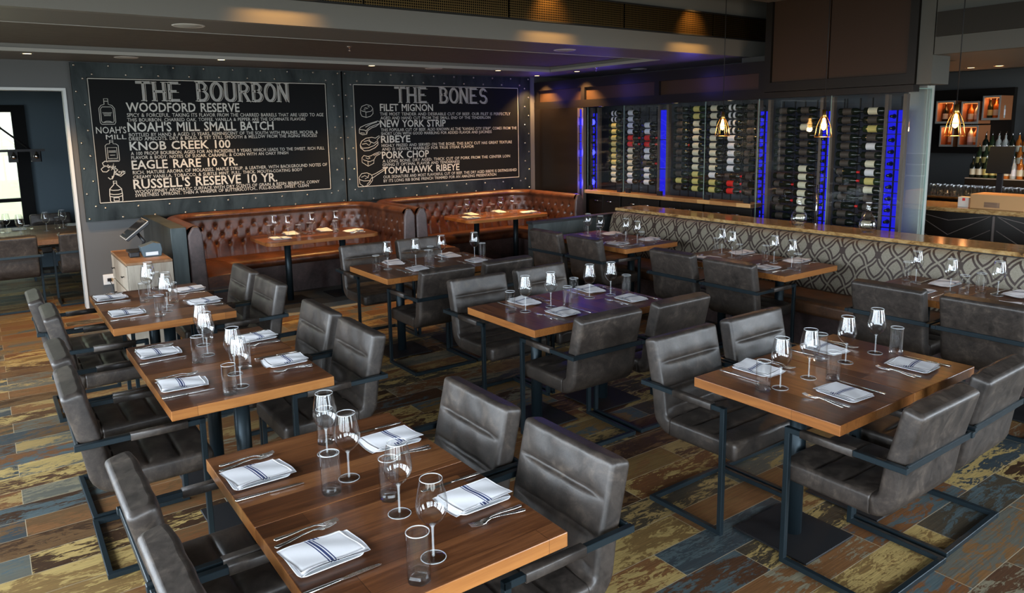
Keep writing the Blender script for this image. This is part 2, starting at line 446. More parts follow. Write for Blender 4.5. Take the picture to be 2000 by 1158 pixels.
def obj(name, me, mt, parent=None, loc=(0, 0, 0), rot=(0, 0, 0), label=None, cat=None, group=None, kind=None):
    if isinstance(me, MB): me = me.mesh(name)
    o = bpy.data.objects.new(name, me)
    if mt is not None and not me.materials:
        for x in (mt if isinstance(mt, (list, tuple)) else [mt]): me.materials.append(MAT[x])
    COL.objects.link(o)
    o.location = loc; o.rotation_euler = rot
    if parent: o.parent = parent
    tag(o, label, cat, group, kind); return o
def tag(o, label=None, cat=None, group=None, kind=None):
    if label: o['label'] = label
    if cat: o['category'] = cat
    if group: o['group'] = group
    if kind: o['kind'] = kind
    return o
def thing(name, label, cat, loc=(0, 0, 0), rz=0.0, group=None):
    o = bpy.data.objects.new(name, None); COL.objects.link(o)
    o.empty_display_size = 0.05
    o.location = loc; o.rotation_euler = (0, 0, rz)
    return tag(o, label, cat, group)
def struct(name, me, mt): return obj(name, me, mt, kind='structure')
KIDS = {}
def dup(src, parent=None):
    c = src.copy(); COL.objects.link(c)
    if parent: c.parent = parent
    for ch in KIDS.setdefault(src.name, [k for k in src.children]):
        dup(ch, c)
    return c
class Proto:
    def __init__(s, build): s.build = build; s.first = None
    def place(s, loc, rz, label, group=None, rot=None):
        if s.first is None:
            o = s.first = s.build()
        else: o = dup(s.first)
        o.location = loc; o.rotation_euler = rot if rot else (0, 0, rz)
        tag(o, label, None, group); return o

# ------------------------------------------------------------------ the room
H = 2.78
mb = MB(); mb.bb(-2.6, 13.2, -2.4, 13.2, -0.1, 0.0)
struct('floor', mb, 'floor_tiles')
mb = MB(); mb.bb(2.45, 4.3, 7.74, 8.06, 0.0, 0.003); struct('floor_strip', mb, 'rug_grey')
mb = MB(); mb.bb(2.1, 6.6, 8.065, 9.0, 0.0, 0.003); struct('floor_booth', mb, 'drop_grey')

def wall_with_openings(name, mt, axis, pos, thick, a0, a1, z1, opens, zo0, zo1):
    mb = MB()
    def b(u0, u1, z0, zz):
        if axis == 'x': mb.bb(u0, u1, pos, pos + thick, z0, zz)
        else: mb.bb(pos, pos + thick, u0, u1, z0, zz)
    b(a0, a1, 0, zo0); b(a0, a1, zo1, z1)
    last = a0
    for o0, o1 in opens:
        b(last, o0, zo0, zo1); last = o1
    b(last, a1, zo0, zo1)
    struct(name, mb, mt)
wall_with_openings('wall_rear', 'wall_grey', 'x', -2.5, 0.1, -2.7, 13.3, 3.7, REAR_OPEN + [(7.8, 11.4)], WZ0, WZ1)
wall_with_openings('wall_left', 'wall_grey', 'y', -2.7, 0.1, -2.4, 13.2, 3.7, LEFT_OPEN, WZ0, WZ1)
k = 1
for a, b in REAR_OPEN:
    mb = MB()
    for x in (a, (a + b) / 2, b): mb.bb(x - 0.03, x + 0.03, -2.52, -2.4, WZ0, WZ1)
    for z in (WZ0, WZ1): mb.bb(a, b, -2.52, -2.4, z - 0.03, z + 0.03)
    struct('window_%d' % k, mb, 'black_paint'); k += 1
for a, b in LEFT_OPEN:
    mb = MB()
    for y in (a, (a + b) / 2, b): mb.bb(-2.72, -2.6, y - 0.03, y + 0.03, WZ0, WZ1)
    for z in (WZ0, WZ1): mb.bb(-2.72, -2.6, a, b, z - 0.03, z + 0.03)
    struct('window_%d' % k, mb, 'black_paint'); k += 1
mb = MB(); mb.bb(13.2, 13.3, -2.5, 13.3, 0, 3.7); struct('wall_right', mb, 'wall_dark')
# board wall (y = 9.6) with the doorway at its left end
mb = MB()
mb.bb(0.86, 7.37, 9.6, 9.72, 0, H + 0.1)
mb.bb(-2.6, 0.86, 9.6, 9.72, 2.46, H + 0.1)
struct('wall_board', mb, 'wall_grey')
mb = MB()
mb.bb(0.83, 0.86, 9.585, 9.735, 0, 2.46); mb.bb(-1.6, 0.86, 9.585, 9.735, 2.46, 2.49)
struct('trim_1', mb, 'trim_white')
mb = MB(); mb.bb(0.86, 1.55, 9.585, 9.6, 0, 0.1); struct('baseboard_board', mb, 'wall_dark')
# private room behind it
mb = MB()
mb.bb(0.62, 3.0, 13.1, 13.2, 0, 2.8); mb.bb(-2.6, 0.62, 13.1, 13.2, 2.42, 2.8); mb.bb(-2.6, 0.62, 13.1, 13.2, 0, 0.75); mb.bb(-2.6, -1.8, 13.1, 13.2, .75, 2.42)
struct('wall_far', mb, 'wall_blue')
mb = MB(); mb.bb(2.9, 3.0, 9.72, 13.1, 0, 2.8); struct('wall_partition', mb, 'wall_blue')
mb = MB(); mb.bb(-2.6, 3.0, 9.72, 13.2, 2.8, 2.9); struct('ceiling_far', mb, 'soffit_grey')
# far window of the private room: black frame, pane
mb = MB()
for x0, x1 in ((0.45, 0.62), (-0.75, -0.65), (-1.85, -1.75)): mb.bb(x0, x1, 13.0, 13.14, 0.66, 2.42)
for z0, z1 in ((0.66, 0.76), (1.02, 1.07), (2.32, 2.42)): mb.bb(-1.85, 0.62, 13.02, 13.13, z0, z1)
struct('window_8', mb, 'black_paint')
mb = MB(); mb.bb(-1.8, 0.5, 13.07, 13.08, 0.76, 2.35); struct('window_9', mb, 'pane_glass')
mb = MB(); mb.bb(-5, 3, 14.6, 14.7, -0.1, 4.5); struct('wall_sky_blocker', mb, 'blocker_pale')  # added pale slab, blocks the bright sky behind the far window

# ceilings
mb = MB(); mb.bb(-2.7, 13.3, -2.5, 5.76, 3.6, 3.7); struct('ceiling', mb, 'ceiling_dark')
mb = MB(); mb.bb(-2.8, 13.4, -2.6, 13.4, 3.7, 3.8); struct('ceiling_roof', mb, 'ceiling_dark')
mb = MB(); mb.bb(3.0, 13.3, 13.1, 13.2, 0, 3.7); struct('wall_far_right', mb, 'wall_dark')
mb = MB(); mb.bb(-2.6, 3.0, 13.2, 13.25, 2.8, 3.7); struct('wall_far_top', mb, 'wall_dark')
# lower ceiling with its tray: soffit ring + recessed field
mb = MB()
mb.bb(-2.6, 8.35, 5.78, 6.45, H, H + 0.12)
mb.bb(-2.6, 8.35, 8.62, 9.6, H, H + 0.12)
mb.bb(6.92, 8.35, 6.45, 8.62, H, H + 0.12)
struct('ceiling_soffit', mb, 'soffit_grey')
mb = MB(); mb.bb(-2.6, 6.92, 6.45, 8.62, H + 0.07, H + 0.12); struct('ceiling_tray', mb, 'tray_plaster')
mb = MB()
mb.bb(-2.6, 6.9, 8.605, 8.618, H - 0.004, H + 0.03); mb.bb(-2.6, 6.9, 6.452, 6.46, H - 0.004, H + 0.03); mb.bb(6.905, 6.918, 6.47, 8.6, H - 0.004, H + 0.03)
struct('trim_2', mb, 'tray_edge')
mb = MB(); mb.bb(-2.6, 8.35, 5.70, 5.78, H, 3.6); struct('wall_fascia', mb, 'fascia_grey')
t = thing('mesh_valance', 'long brass woven mesh band along the upper edge of the ceiling fascia', 'mesh band', (0, 5.69, 3.09))
for i, (x0, x1) in enumerate(((1.2, 2.62), (2.64, 4.05), (4.07, 5.5), (5.52, 6.9), (6.92, 8.2))):
    mb = MB(); mb.bb(x0, x1, -0.035, -0.005, -0.115, 0.125); obj('mesh_panel', mb, 'brass_mesh', t)
mb = MB(); mb.bb(1.2, 8.2, -0.045, -0.004, -0.125, -0.115); mb.bb(1.2, 8.2, -0.045, -0.004, 0.125, 0.14); obj('rail', mb, 'black_metal', t)

# roof beams under the high ceiling
for i, (y, lb) in enumerate(((4.6, 'dark grey roof beam nearer the wine box'), (2.2, 'dark grey roof beam further from the wine box'))):
    pass
mb = MB(); mb.bb(5.0, 7.36, 5.0, 5.25, 3.32, 3.6); struct('trim_3', mb, 'fascia_grey')

# ------------------------------------------------------------------ wine wall
XF = 7.37
# dark end panel, header beam with transom panels
mb = MB(); mb.bb(XF, XF + 0.08, 8.46, 9.6, 0, 2.27); struct('wall_wine', mb, 'dark_gloss')
mb = MB()
mb.bb(XF, XF + 0.12, 5.28, 9.6, 2.56, 2.69); mb.bb(XF, XF + 0.12, 5.28, 9.6, 2.27, 2.38); mb.bb(XF, XF + 0.12, 3.61, 5.28, 2.27, 2.335)
for y in (5.28, 6.9, 8.38, 9.5): mb.bb(XF, XF + 0.12, y, y + 0.08, 2.38, 2.56)
struct('trim_4', mb, 'dark_wood')
mb = MB(); mb.bb(XF + 0.04, XF + 0.06, 5.3, 9.5, 2.38, 2.56); struct('trim_5', mb, 'brown_panel')
mb = MB(); mb.bb(XF + 0.13, 8.25, 3.62, 5.7, 2.7, 2.76); struct('ceiling_cellar', mb, 'wall_dark')
mb = MB(); mb.bb(8.25, 8.35, 3.86, 9.6, 0, 3.6); struct('wall_cellar', mb, 'wall_grey')
mb = MB(); mb.bb(XF, 8.35, 9.6, 9.7, 0, H + 0.12); struct('wall_cellar_end', mb, 'wall_dark')
# box above the wine wall
t = thing('overhead_cabinet', 'large dark framed box with two brown panels above the wine wall', 'cabinet', (XF, 4.43, 2.34))
mb = MB(); mb.bb(-0.03, 0.35, -0.84, 0.84, 0, 0.10); mb.bb(-0.03, 0.35, -0.84, -0.76, 0.1, 1.26); mb.bb(-0.03, 0.35, 0.76, 0.84, 0.1, 1.26)
mb.bb(0.02, 0.35, -0.76, 0.76, 0.1, 1.26)
obj('frame', mb, 'dark_wood', t)
for y0, y1 in ((-0.755, 0.065), (0.08, 0.755)):
    mb = MB(); mb.bb(0.0, 0.02, y0, y1, 0.105, 1.25); obj('panel', mb, 'brown_panel', t)

# wooden counter + four low cabinets
mb = MB(); mb.bb(XF - 0.02, XF + 0.2, 5.40, 8.4, 1.0, 1.05)
tag(obj('wine_counter', bevelled(mb.mesh('wine_counter'), 0.006), 'wood_counter'), 'long honey wood counter under the glass of the wine wall', 'counter')
places = ['leftmost, by the booth end', 'second from the booth end', 'third from the booth end', 'rightmost, by the blue column']
def cab():
    t = thing('low_cabinet', '', 'cabinet')
    mb = MB(); mb.bb(0.02, 0.14, -0.36, 0.36, 0.08, 0.995); mb.bb(0.06, 0.13, -0.34, 0.34, 0, 0.08); obj('body', mb, 'dark_wood', t)
    for s in (-1, 1):
        mb = MB(); mb.bb(0.0, 0.018, min(s * 0.004, s * 0.355), max(s * 0.004, s * 0.355), 0.1, 0.98)
        d = obj('door', bevelled(mb.mesh('door'), 0.002, 1), 'dark_wood', t)
        mb = MB(); mb.tube([(-0.02, s * 0.08, 0.9), (-0.02, s * 0.2, 0.9)], 0.006, 8)
        for q in (0.09, 0.19): mb.tube([(0.0, s * q, 0.9), (-0.02, s * q, 0.9)], 0.004, 6)
        obj('handle', mb, 'chrome', d)
    return t
pc = Proto(cab)
for i in range(4): pc.place((XF + 0.05, 8.02 - 0.745 * i, 0), 0, 'black low cabinet under the wooden wine counter, %s' % places[i], 'low cabinets under the wine counter')

# glass fronts with clamps: three panes above the counter, two doors to the floor, a return pane
def pane(lbl, y0, y1, z0, z1, clamps, x=XF + 0.05, handle=None):
    t = thing('glass_pane', lbl, 'glass pane', (x, (y0 + y1) / 2, z0))
    w_ = (y1 - y0) / 2 - 0.003
    mb = MB(); mb.bb(-0.004, 0.004, -w_, w_, 0, z1 - z0); obj('glass', mb, 'pane_glass', t)
    for cy in clamps:
        mb = MB(); mb.bb(-0.02, 0.02, cy - (y0 + y1) / 2 - 0.035, cy - (y0 + y1) / 2 + 0.035, -0.001, 0.06); obj('clamp', mb, 'black_metal', t)
    mb = MB(); mb.bb(-0.0055, 0.0055, w_ - 0.001, w_ + 0.002, 0, z1 - z0); obj('edge', mb, 'glass_edge', t)
    if handle is not None:
        mb = MB(); mb.tube([(-0.05, handle, 0.75), (-0.05, handle, 1.3)], 0.008, 8)
        for z in (0.8, 1.25): mb.tube([(0, handle, z), (-0.05, handle, z)], 0.006, 6)
        obj('handle', mb, 'chrome', t)
pane('glass pane at the left end of the wine wall above the counter', 7.6, 8.36, 1.05, 2.27, (7.52 + .15, 8.3))
pane('wide glass pane above the wine counter right of the leftmost pane', 6.16, 7.6, 1.05, 2.27, (6.9, 7.5))
pane('glass pane above the right end of the wine counter', 5.42, 6.16, 1.05, 2.27, (6.1, 5.5))
pane('tall glass door of the wine cellar right of the counter', 4.5, 5.38, 0.02, 2.27, (5.3,), handle=-0.38)
pane('tall glass pane of the wine cellar beside the concrete column', 3.68, 4.48, 0.02, 2.31, (3.8,))
t = thing('glass_pane', 'tall glass return pane in front of the concrete column', 'glass pane', (XF + 0.05, 3.66, 0.0))
mb = MB(); mb.bb(0.02, 0.42, -0.004, 0.004, 0, 2.3); obj('glass', mb, 'pane_glass', t)
mb = MB(); mb.bb(0.0, 0.42, -0.006, 0.006, 2.3, 2.312); mb.bb(0.42, 0.428, -0.006, 0.006, 0, 2.31); obj('edge', mb, 'glass_edge', t)

# blue lit columns between the racks
def ledcol(lbl, y0, y1, z0, z1, x=7.6, dots=True, n=None):
    t = thing('lit_column', lbl, 'lit column', (x, (y0 + y1) / 2, 0))
    hw = (y1 - y0) / 2
    mb = MB(); mb.bb(0.0, 0.02, -hw, hw, z0, z1); obj('light_panel', mb, 'led_blue', t)
    for s in (-1, 1):
        mb = MB(); mb.bb(-0.02, 0.04, min(s * hw, s * (hw + 0.035)), max(s * hw, s * (hw + 0.035)), 0.0, 2.26); obj('upright', mb, 'rack_wood', t)
    n = n or int((z1 - z0) / 0.115)
    mb = MB()
    for i in range(1, n):
        z = z0 + (z1 - z0) * i / n; mb.bb(-0.03, -0.002, -hw, hw, z - 0.004, z + 0.004)
    if dots: mb.bb(-0.03, -0.002, -0.003 - hw * 0.3, 0.003 - hw * 0.3, z0, z1)
    obj('grid', mb, 'black_metal', t)
    if dots:
        mb = MB()
        rnd = random.Random(int(y0 * 100))
        for i in range(n):
            z = z0 + (z1 - z0) * (i + 0.5) / n
            mb.lathe([(0.0, -0.002), (0.015, -0.002), (0.017, 0.0), (0.017, 0.05), (0.037, 0.08)], 10, (0, 0, 0))
            vs = mb.v[-50:]; mb.v[-50:] = [(-0.06 + p[2] * 0.9, -hw * 0.0 + p[0] * 0.9 + hw * 0.25, z + p[1] * 0.9) for p in vs]
        obj('bottle_ends', mb, 'bottle_dark', t, kind='stuff')
ledcol('narrow blue lit column at the far left end of the wine wall', 8.39, 8.45, 1.06, 2.24, x=7.345, dots=False)
for z in (1.15, 1.6, 2.05):
    l = bpy.data.lights.new('column_light', 'POINT'); l.energy = 3.0; l.specular_factor = 0.0; l.color = (0.05, 0.06, 1.0); l.shadow_soft_size = 0.05
    o = bpy.data.objects.new('lamp', l); COL.objects.link(o); o.location = (-0.06, 0, z); o.parent = bpy.data.objects['lit_column']
ledcol('blue lit column just right of the leftmost narrow one', 8.33, 8.44, 1.06, 2.18)
ledcol('plain bright blue lit column between the first two bottle racks', 6.95, 7.07, 1.0, 2.19, dots=False, n=3)
ledcol('tall blue lit column at the right end of the wine counter', 5.37, 5.48, 0.3, 2.13)
ledcol('tall blue lit column between the two right bottle racks', 4.58, 4.67, 0.3, 2.11)
ledcol('tall blue lit column beside the concrete column', 3.80, 3.95, 0.3, 2.10)

# wine bottles lying along the wall
def bottle(labelm, foil, body='bottle_dark', band='full'):
    def f():
        t = thing('wine_bottle', '', 'wine bottle')
        mb = MB(); mb.lathe([(0.0, 0), (0.036, 0.0), (0.038, 0.004), (0.038, 0.185), (0.034, 0.205), (0.018, 0.228), (0.0145, 0.235), (0.0145, 0.237)], 14)
        obj('body', mb, body, t)
        mb = MB(); mb.lathe([(0.015, 0.232), (0.0155, 0.271), (0.0, 0.271)], 10); obj('foil', mb, foil, t)
        z0, z1 = (0.05, 0.15) if band == 'full' else (0.02, 0.09)
        mb = MB()
        if band == 'bow':
            mb.lathe([(0.0386, 0.05), (0.0386, 0.085)], 14); mb.lathe([(0.0386, 0.12), (0.0386, 0.15)], 14)
        else: mb.lathe([(0.0386, z0), (0.0386, z1)], 14)
        obj('bottle_label', mb, labelm, t)
        return t
    return Proto(f)
BT = {'c': bottle('label_cream', 'foil_black'), 'w': bottle('label_white', 'foil_black'), 'y': bottle('label_yellow', 'foil_black', 'bottle_green'),
      'r': bottle('label_red', 'foil_red'), 'b': bottle('label_white', 'foil_black', 'bottle_dark', 'bow'), 'n': bottle('label_dark', 'foil_red', 'bottle_dark', 'short'), 'd': bottle('label_dark', 'foil_black')}
DESC = {'c': 'cream labelled', 'w': 'white labelled', 'y': 'yellow labelled', 'r': 'red labelled', 'b': 'double band labelled', 'n': 'dark red capped', 'd': 'dark labelled'}
ORD = ['top', 'second', 'third', 'fourth', 'fifth', 'sixth', 'seventh', 'eighth', 'ninth', 'tenth', 'eleventh', 'twelfth', 'thirteenth', 'fourteenth', 'fifteenth', 'sixteenth', 'seventeenth', 'eighteenth']
def rack(bay, cols, z_top, pitch, n, x=7.66, patt=None):
    rn = random.Random(len(bay))
    t = thing('bottle_rack', 'black metal peg rack holding bottles in the %s' % bay, 'bottle rack', (x, cols[0], 0))
    for ci, y in enumerate(cols):
        mb = MB()
        for dy in (-0.05, -0.2): mb.bb(0.05, 0.062, y - cols[0] + dy - 0.006, y - cols[0] + dy + 0.006, 0.02, 2.24)
        obj('post', mb, 'black_metal', t)
        mb = MB()
        for i in range(n):
            for dy in (-0.05, -0.2):
                mb.tube([(0.055, y - cols[0] + dy, z_top - i * pitch - 0.043), (-0.045, y - cols[0] + dy, z_top - i * pitch - 0.043)], 0.0035, 5)
        obj('pegs', mb, 'black_metal', t)
    cn = ['leftmost', 'second', 'third', 'fourth', 'fifth', 'sixth']
    for ci, y in enumerate(cols):
        for i in range(n):
            kk = patt[ci][i] if patt else 'c'
            if kk == '.': continue
            BT[kk].place((x, y + rn.uniform(-0.003, 0.003), z_top - i * pitch), 0, '%s bottle, %s in %s column, %s' % (DESC[kk], ORD[i], cn[ci], bay),
                         'wine bottles lying in the wall racks', rot=(PI / 2, 0, 0))
rack('leftmost rack bay', [8.12, 7.78, 7.45], 2.17, 0.0885, 12, patt=['bbyyyyyyyccc', 'wwwwrrccccww', '..wwrrwwnwww'])
rack('second rack bay', [6.86, 6.58, 6.30, 6.02, 5.74], 2.19, 0.094, 12, patt=['dddddnddddyd', 'yycccccccyyy', 'cccccccccwyy', 'bbbbwwwwwnrr', 'ddddddnnndnd'])
rack('third rack bay', [5.30, 5.02, 4.90 - .2], 2.13, 0.094, 18, patt=['dddddddddndnddnndd', 'ddcddddcccccccdcdd', '..................'])
rack('rightmost rack bay', [4.52, 4.235, 4.08], 2.1, 0.092, 18, patt=['dddddddnnddnddndnd', 'cdydwdcwycdddcwwdd', '..................'])

# ------------------------------------------------------------------ the two menu boards
BT1=[
 ('THE',1.556,2.046,2.360,2.362,0.213,2),
 ('BOURBON',2.198,3.348,2.361,2.360,0.227,2),
 ('WOODFORD RESERVE',1.437,2.708,2.225,2.228,0.113,1),
 ('SPICY & FORCEFUL. TAKING ITS FLAVOR FROM THE CHARRED BARRELS THAT ARE USED TO AGE',1.439,3.796,2.174,2.178,0.047,0),
 ('THIS BOURBON. CHARRED OAK. TOFFEE. VANILLA & PEPPER ARE THE DOMINATE FLAVORS',1.438,3.547,2.122,2.125,0.043,0),
 ("NOAH'S MILL SMALL BATCH",1.433,3.120,2.002,1.998,0.115,1),
 ('BOTTLED BY HAND & AGED 15 YEARS. REMINISCENT OF THE SOUTH WITH PRALINES. MOCHA. &',1.440,3.703,1.955,1.950,0.044,0),
 ('DRIED APRICOTS. DRY & BOLD. & YET STILL SMOOTH & MELLOW FROM THE AGING PROCESS',1.436,3.688,1.907,1.906,0.044,0),
 ('KNOB CREEK 100',1.435,2.566,1.792,1.782,0.106,1),
 ('A 100 PROOF BOURBON. AGED FOR AN INCREDIBLE 9 YEARS WHICH LEADS TO THE SWEET. RICH FULL',1.441,3.783,1.741,1.735,0.044,0),
 ('FLAVOR & BODY. NOTES OF SUGAR. CARAMEL. & CORN WITH AN OAKY FINISH',1.441,3.288,1.693,1.688,0.042,0),
 ('EAGLE RARE 10 YR.',1.437,2.636,1.574,1.560,0.110,1),
 ('RICH. MATURE AROMA OF MOLASSES. MAPLE SYRUP. & LEATHER. WITH BACKGROUND NOTES OF',1.442,3.808,1.522,1.511,0.045,0),
 ('CREAMY VANILLA. TOBACCO. & SUBTLE MINT. FULL. THICK. MOUTH-COATING BODY',1.442,3.462,1.471,1.458,0.043,0),
 ("RUSSELL'S RESERVE 10 YR.",1.436,3.122,1.343,1.335,0.118,1),
 ('WOODY/PINEY AROMATIC SURFACE WITH DRY SCENTS OF GRAIN & RESIN BENEATH. CORNY',1.443,3.690,1.300,1.290,0.043,0),
 ('SWEETNESS UPFRONT. THEN A WHISPER OF BUTTERSCOTCH... FULL-BODIED. SWEET. CLEAN',1.445,3.537,1.253,1.251,0.043,0),
 ("NOAH'S",1.110,1.417,1.995,1.990,0.083,3),
 ('MILL',1.202,1.411,1.925,1.926,0.058,3),
]
BT2=[
 ('THE',4.858,5.399,2.365,2.363,0.210,2),
 ('BONES',5.572,6.446,2.361,2.353,0.220,2),
 ('FILET MIGNON',4.625,5.475,2.236,2.243,0.105,1),
 ('THE MOST TENDER AND DESIRABLE CUT OF BEEF. OUR FILET IS PERFECTLY',4.622,6.867,2.188,2.180,0.047,0),
 ('AGED AND HAND CUT FROM THE SMALL END OF THE TENDERLOIN',4.628,6.488,2.133,2.127,0.045,0),
 ('NEW YORK STRIP',4.617,5.684,2.014,2.016,0.106,1),
 ('THIS POPULAR CUT OF BEEF. ALSO KNOWN AS THE "KANSAS CITY STRIP". COMES FROM THE',4.626,6.982,1.969,1.959,0.046,0),
 ('SHORT LOIN WITH GOOD MARBLING FOR ADDED FLAVOR AND JUICINESS',4.627,6.504,1.920,1.904,0.045,0),
 ('RIBEYE',4.621,5.084,1.802,1.796,0.105,1),
 ('HIGHLY PRIZED AND SERVED ON THE BONE. THIS JUICY CUT HAS GREAT TEXTURE',4.628,6.888,1.754,1.739,0.046,0),
 ('AND IS HEAVILY MARBLED FOR TRUE STEAK FLAVOR',4.629,6.170,1.701,1.690,0.045,0),
 ('PORK CHOP',4.624,5.382,1.585,1.566,0.107,1),
 ('A LONG BONE. DRY AGED. THICK CUT OF PORK FROM THE CENTER LOIN',4.632,6.848,1.532,1.523,0.046,0),
 ('GIVING IT OPTIMAL FLAVOR AND TENDERNESS',4.628,5.907,1.483,1.470,0.045,0),
 ('TOMAHAWK RIBEYE',4.628,5.901,1.367,1.354,0.104,1),
 ('OUR SIGNATURE AND MOST FLAVORFUL CUT OF BEEF. THIS DRY AGED RIBEYE IS DISTINGUISHED',4.634,6.975,1.309,1.299,0.047,0),
 ('BY ITS LONG RIB BONE FRENCH TRIMMED FOR AN AMAZING PRESENTATION',4.635,6.576,1.252,1.246,0.046,0),
]

def ribbon(mb, pts, w, y=0.0):
    """flat strip in the x-z plane along pts"""
    n = len(pts); L_ = []
    for i in range(n):
        a = pts[max(i - 1, 0)]; b = pts[min(i + 1, n - 1)]
        dx, dz = b[0] - a[0], b[1] - a[1]; l = math.hypot(dx, dz) or 1
        nx, nz = -dz / l * w / 2, dx / l * w / 2
        L_.append(((pts[i][0] + nx, y, pts[i][1] + nz), (pts[i][0] - nx, y, pts[i][1] - nz)))
    vs = [p for q in L_ for p in q]
    mb.add(vs, [(2 * i, 2 * i + 1, 2 * i + 3, 2 * i + 2) for i in range(n - 1)])
def arc(cx, cz, rx, rz, a0, a1, n=14):
    return [(cx + rx * math.cos(math.radians(a0 + (a1 - a0) * i / n)), cz + rz * math.sin(math.radians(a0 + (a1 - a0) * i / n))) for i in range(n + 1)]
GL = {
 'T': ([[(0, .97), (.7, .97)], [(.35, 1), (.35, 0)]], [(.35, 0)]),
 'H': ([[(.12, 0), (.12, 1)], [(.6, 0), (.6, 1)], [(.12, .5), (.6, .5)]], [(.12, 0), (.6, 0), (.12, 1), (.6, 1)]),
 'E': ([[(.14, 0), (.14, 1)], [(.1, .97), (.62, .97)], [(.14, .52), (.5, .52)], [(.1, .03), (.64, .03)]], [(.14, 0), (.14, 1)]),
 'B': ([[(.14, 0), (.14, 1)], [(.1, .97), (.34, .97)] + arc(.34, .76, .2, .21, 90, -90) + [(.14, .55)], [(.3, .55)] + arc(.34, .29, .26, .26, 90, -90) + [(.1, .03)]], [(.14, 0), (.14, 1)]),
 'O': ([arc(.36, .5, .27, .46, 90, 450, 28)], []),
 'U': ([[(.12, 1), (.12, .3)] + arc(.36, .3, .24, .27, 180, 360) + [(.6, 1)]], [(.12, 1), (.6, 1)]),
 'R': ([[(.14, 0), (.14, 1)], [(.1, .97), (.36, .97)] + arc(.36, .74, .22, .23, 90, -90) + [(.14, .51)], [(.36, .51), (.62, 0)]], [(.14, 0), (.14, 1), (.62, 0)]),
 'N': ([[(.12, 0), (.12, 1)], [(.12, 1), (.6, 0)], [(.6, 0), (.6, 1)]], [(.12, 0), (.12, 1), (.6, 1)]),
 'S': ([arc(.36, .73, .22, .24, 20, 250, 14) + arc(.36, .27, .24, .24, 80, -160, 16)], []),
}
def heading(txt, x0, x1, z, h):
    w = (x1 - x0) / (len(txt) * 0.74)
    fill, line = MB(), MB()
    for i, ch in enumerate(txt):
        st, se = GL[ch]
        ox = x0 + i * 0.74 * w
        T = lambda q, dx=0, dz=0: (ox + q[0] * w + dx, z + q[1] * h + dz)
        for s_ in st:
            ribbon(fill, [T(q) for q in s_], 0.021, -0.0012)
            for sd in (-1, 1):
                n_ = len(s_); off = []
                for j in range(n_):
                    a, b = T(s_[max(j - 1, 0)]), T(s_[min(j + 1, n_ - 1)])
                    l = math.hypot(b[0] - a[0], b[1] - a[1]) or 1
                    p = T(s_[j]); off.append((p[0] - (b[1] - a[1]) / l * 0.0125 * sd, p[1] + (b[0] - a[0]) / l * 0.0125 * sd))
                ribbon(line, off, 0.0038, -0.0016)
            ribbon(line, [T(q, 0.026, -0.012) for q in s_], 0.005, -0.0008)
        for q in se:
            c = T(q); ribbon(line, [(c[0] - 0.03, c[1]), (c[0] + 0.034, c[1])], 0.007, -0.0018)
    return fill, line
def text_mesh(txt, w, h, bold, spacing=1.0):
    cu = bpy.data.curves.new('t', 'FONT'); cu.body = txt; cu.size = 1.0; cu.resolution_u = 2
    cu.offset = bold; cu.extrude = 0.0; cu.space_word = 1.35
    o = bpy.data.objects.new('t', cu); COL.objects.link(o)
    dg = bpy.context.evaluated_depsgraph_get()
    me = bpy.data.meshes.new_from_object(o.evaluated_get(dg))
    bpy.data.objects.remove(o); bpy.data.curves.remove(cu)
    xs = [v.co.x for v in me.vertices]
    x0, x1 = min(xs), max(xs)
    for v in me.vertices:
        v.co = Vector(((v.co.x - x0) / (x1 - x0) * w, 0, v.co.y / 0.70 * h))
    return me
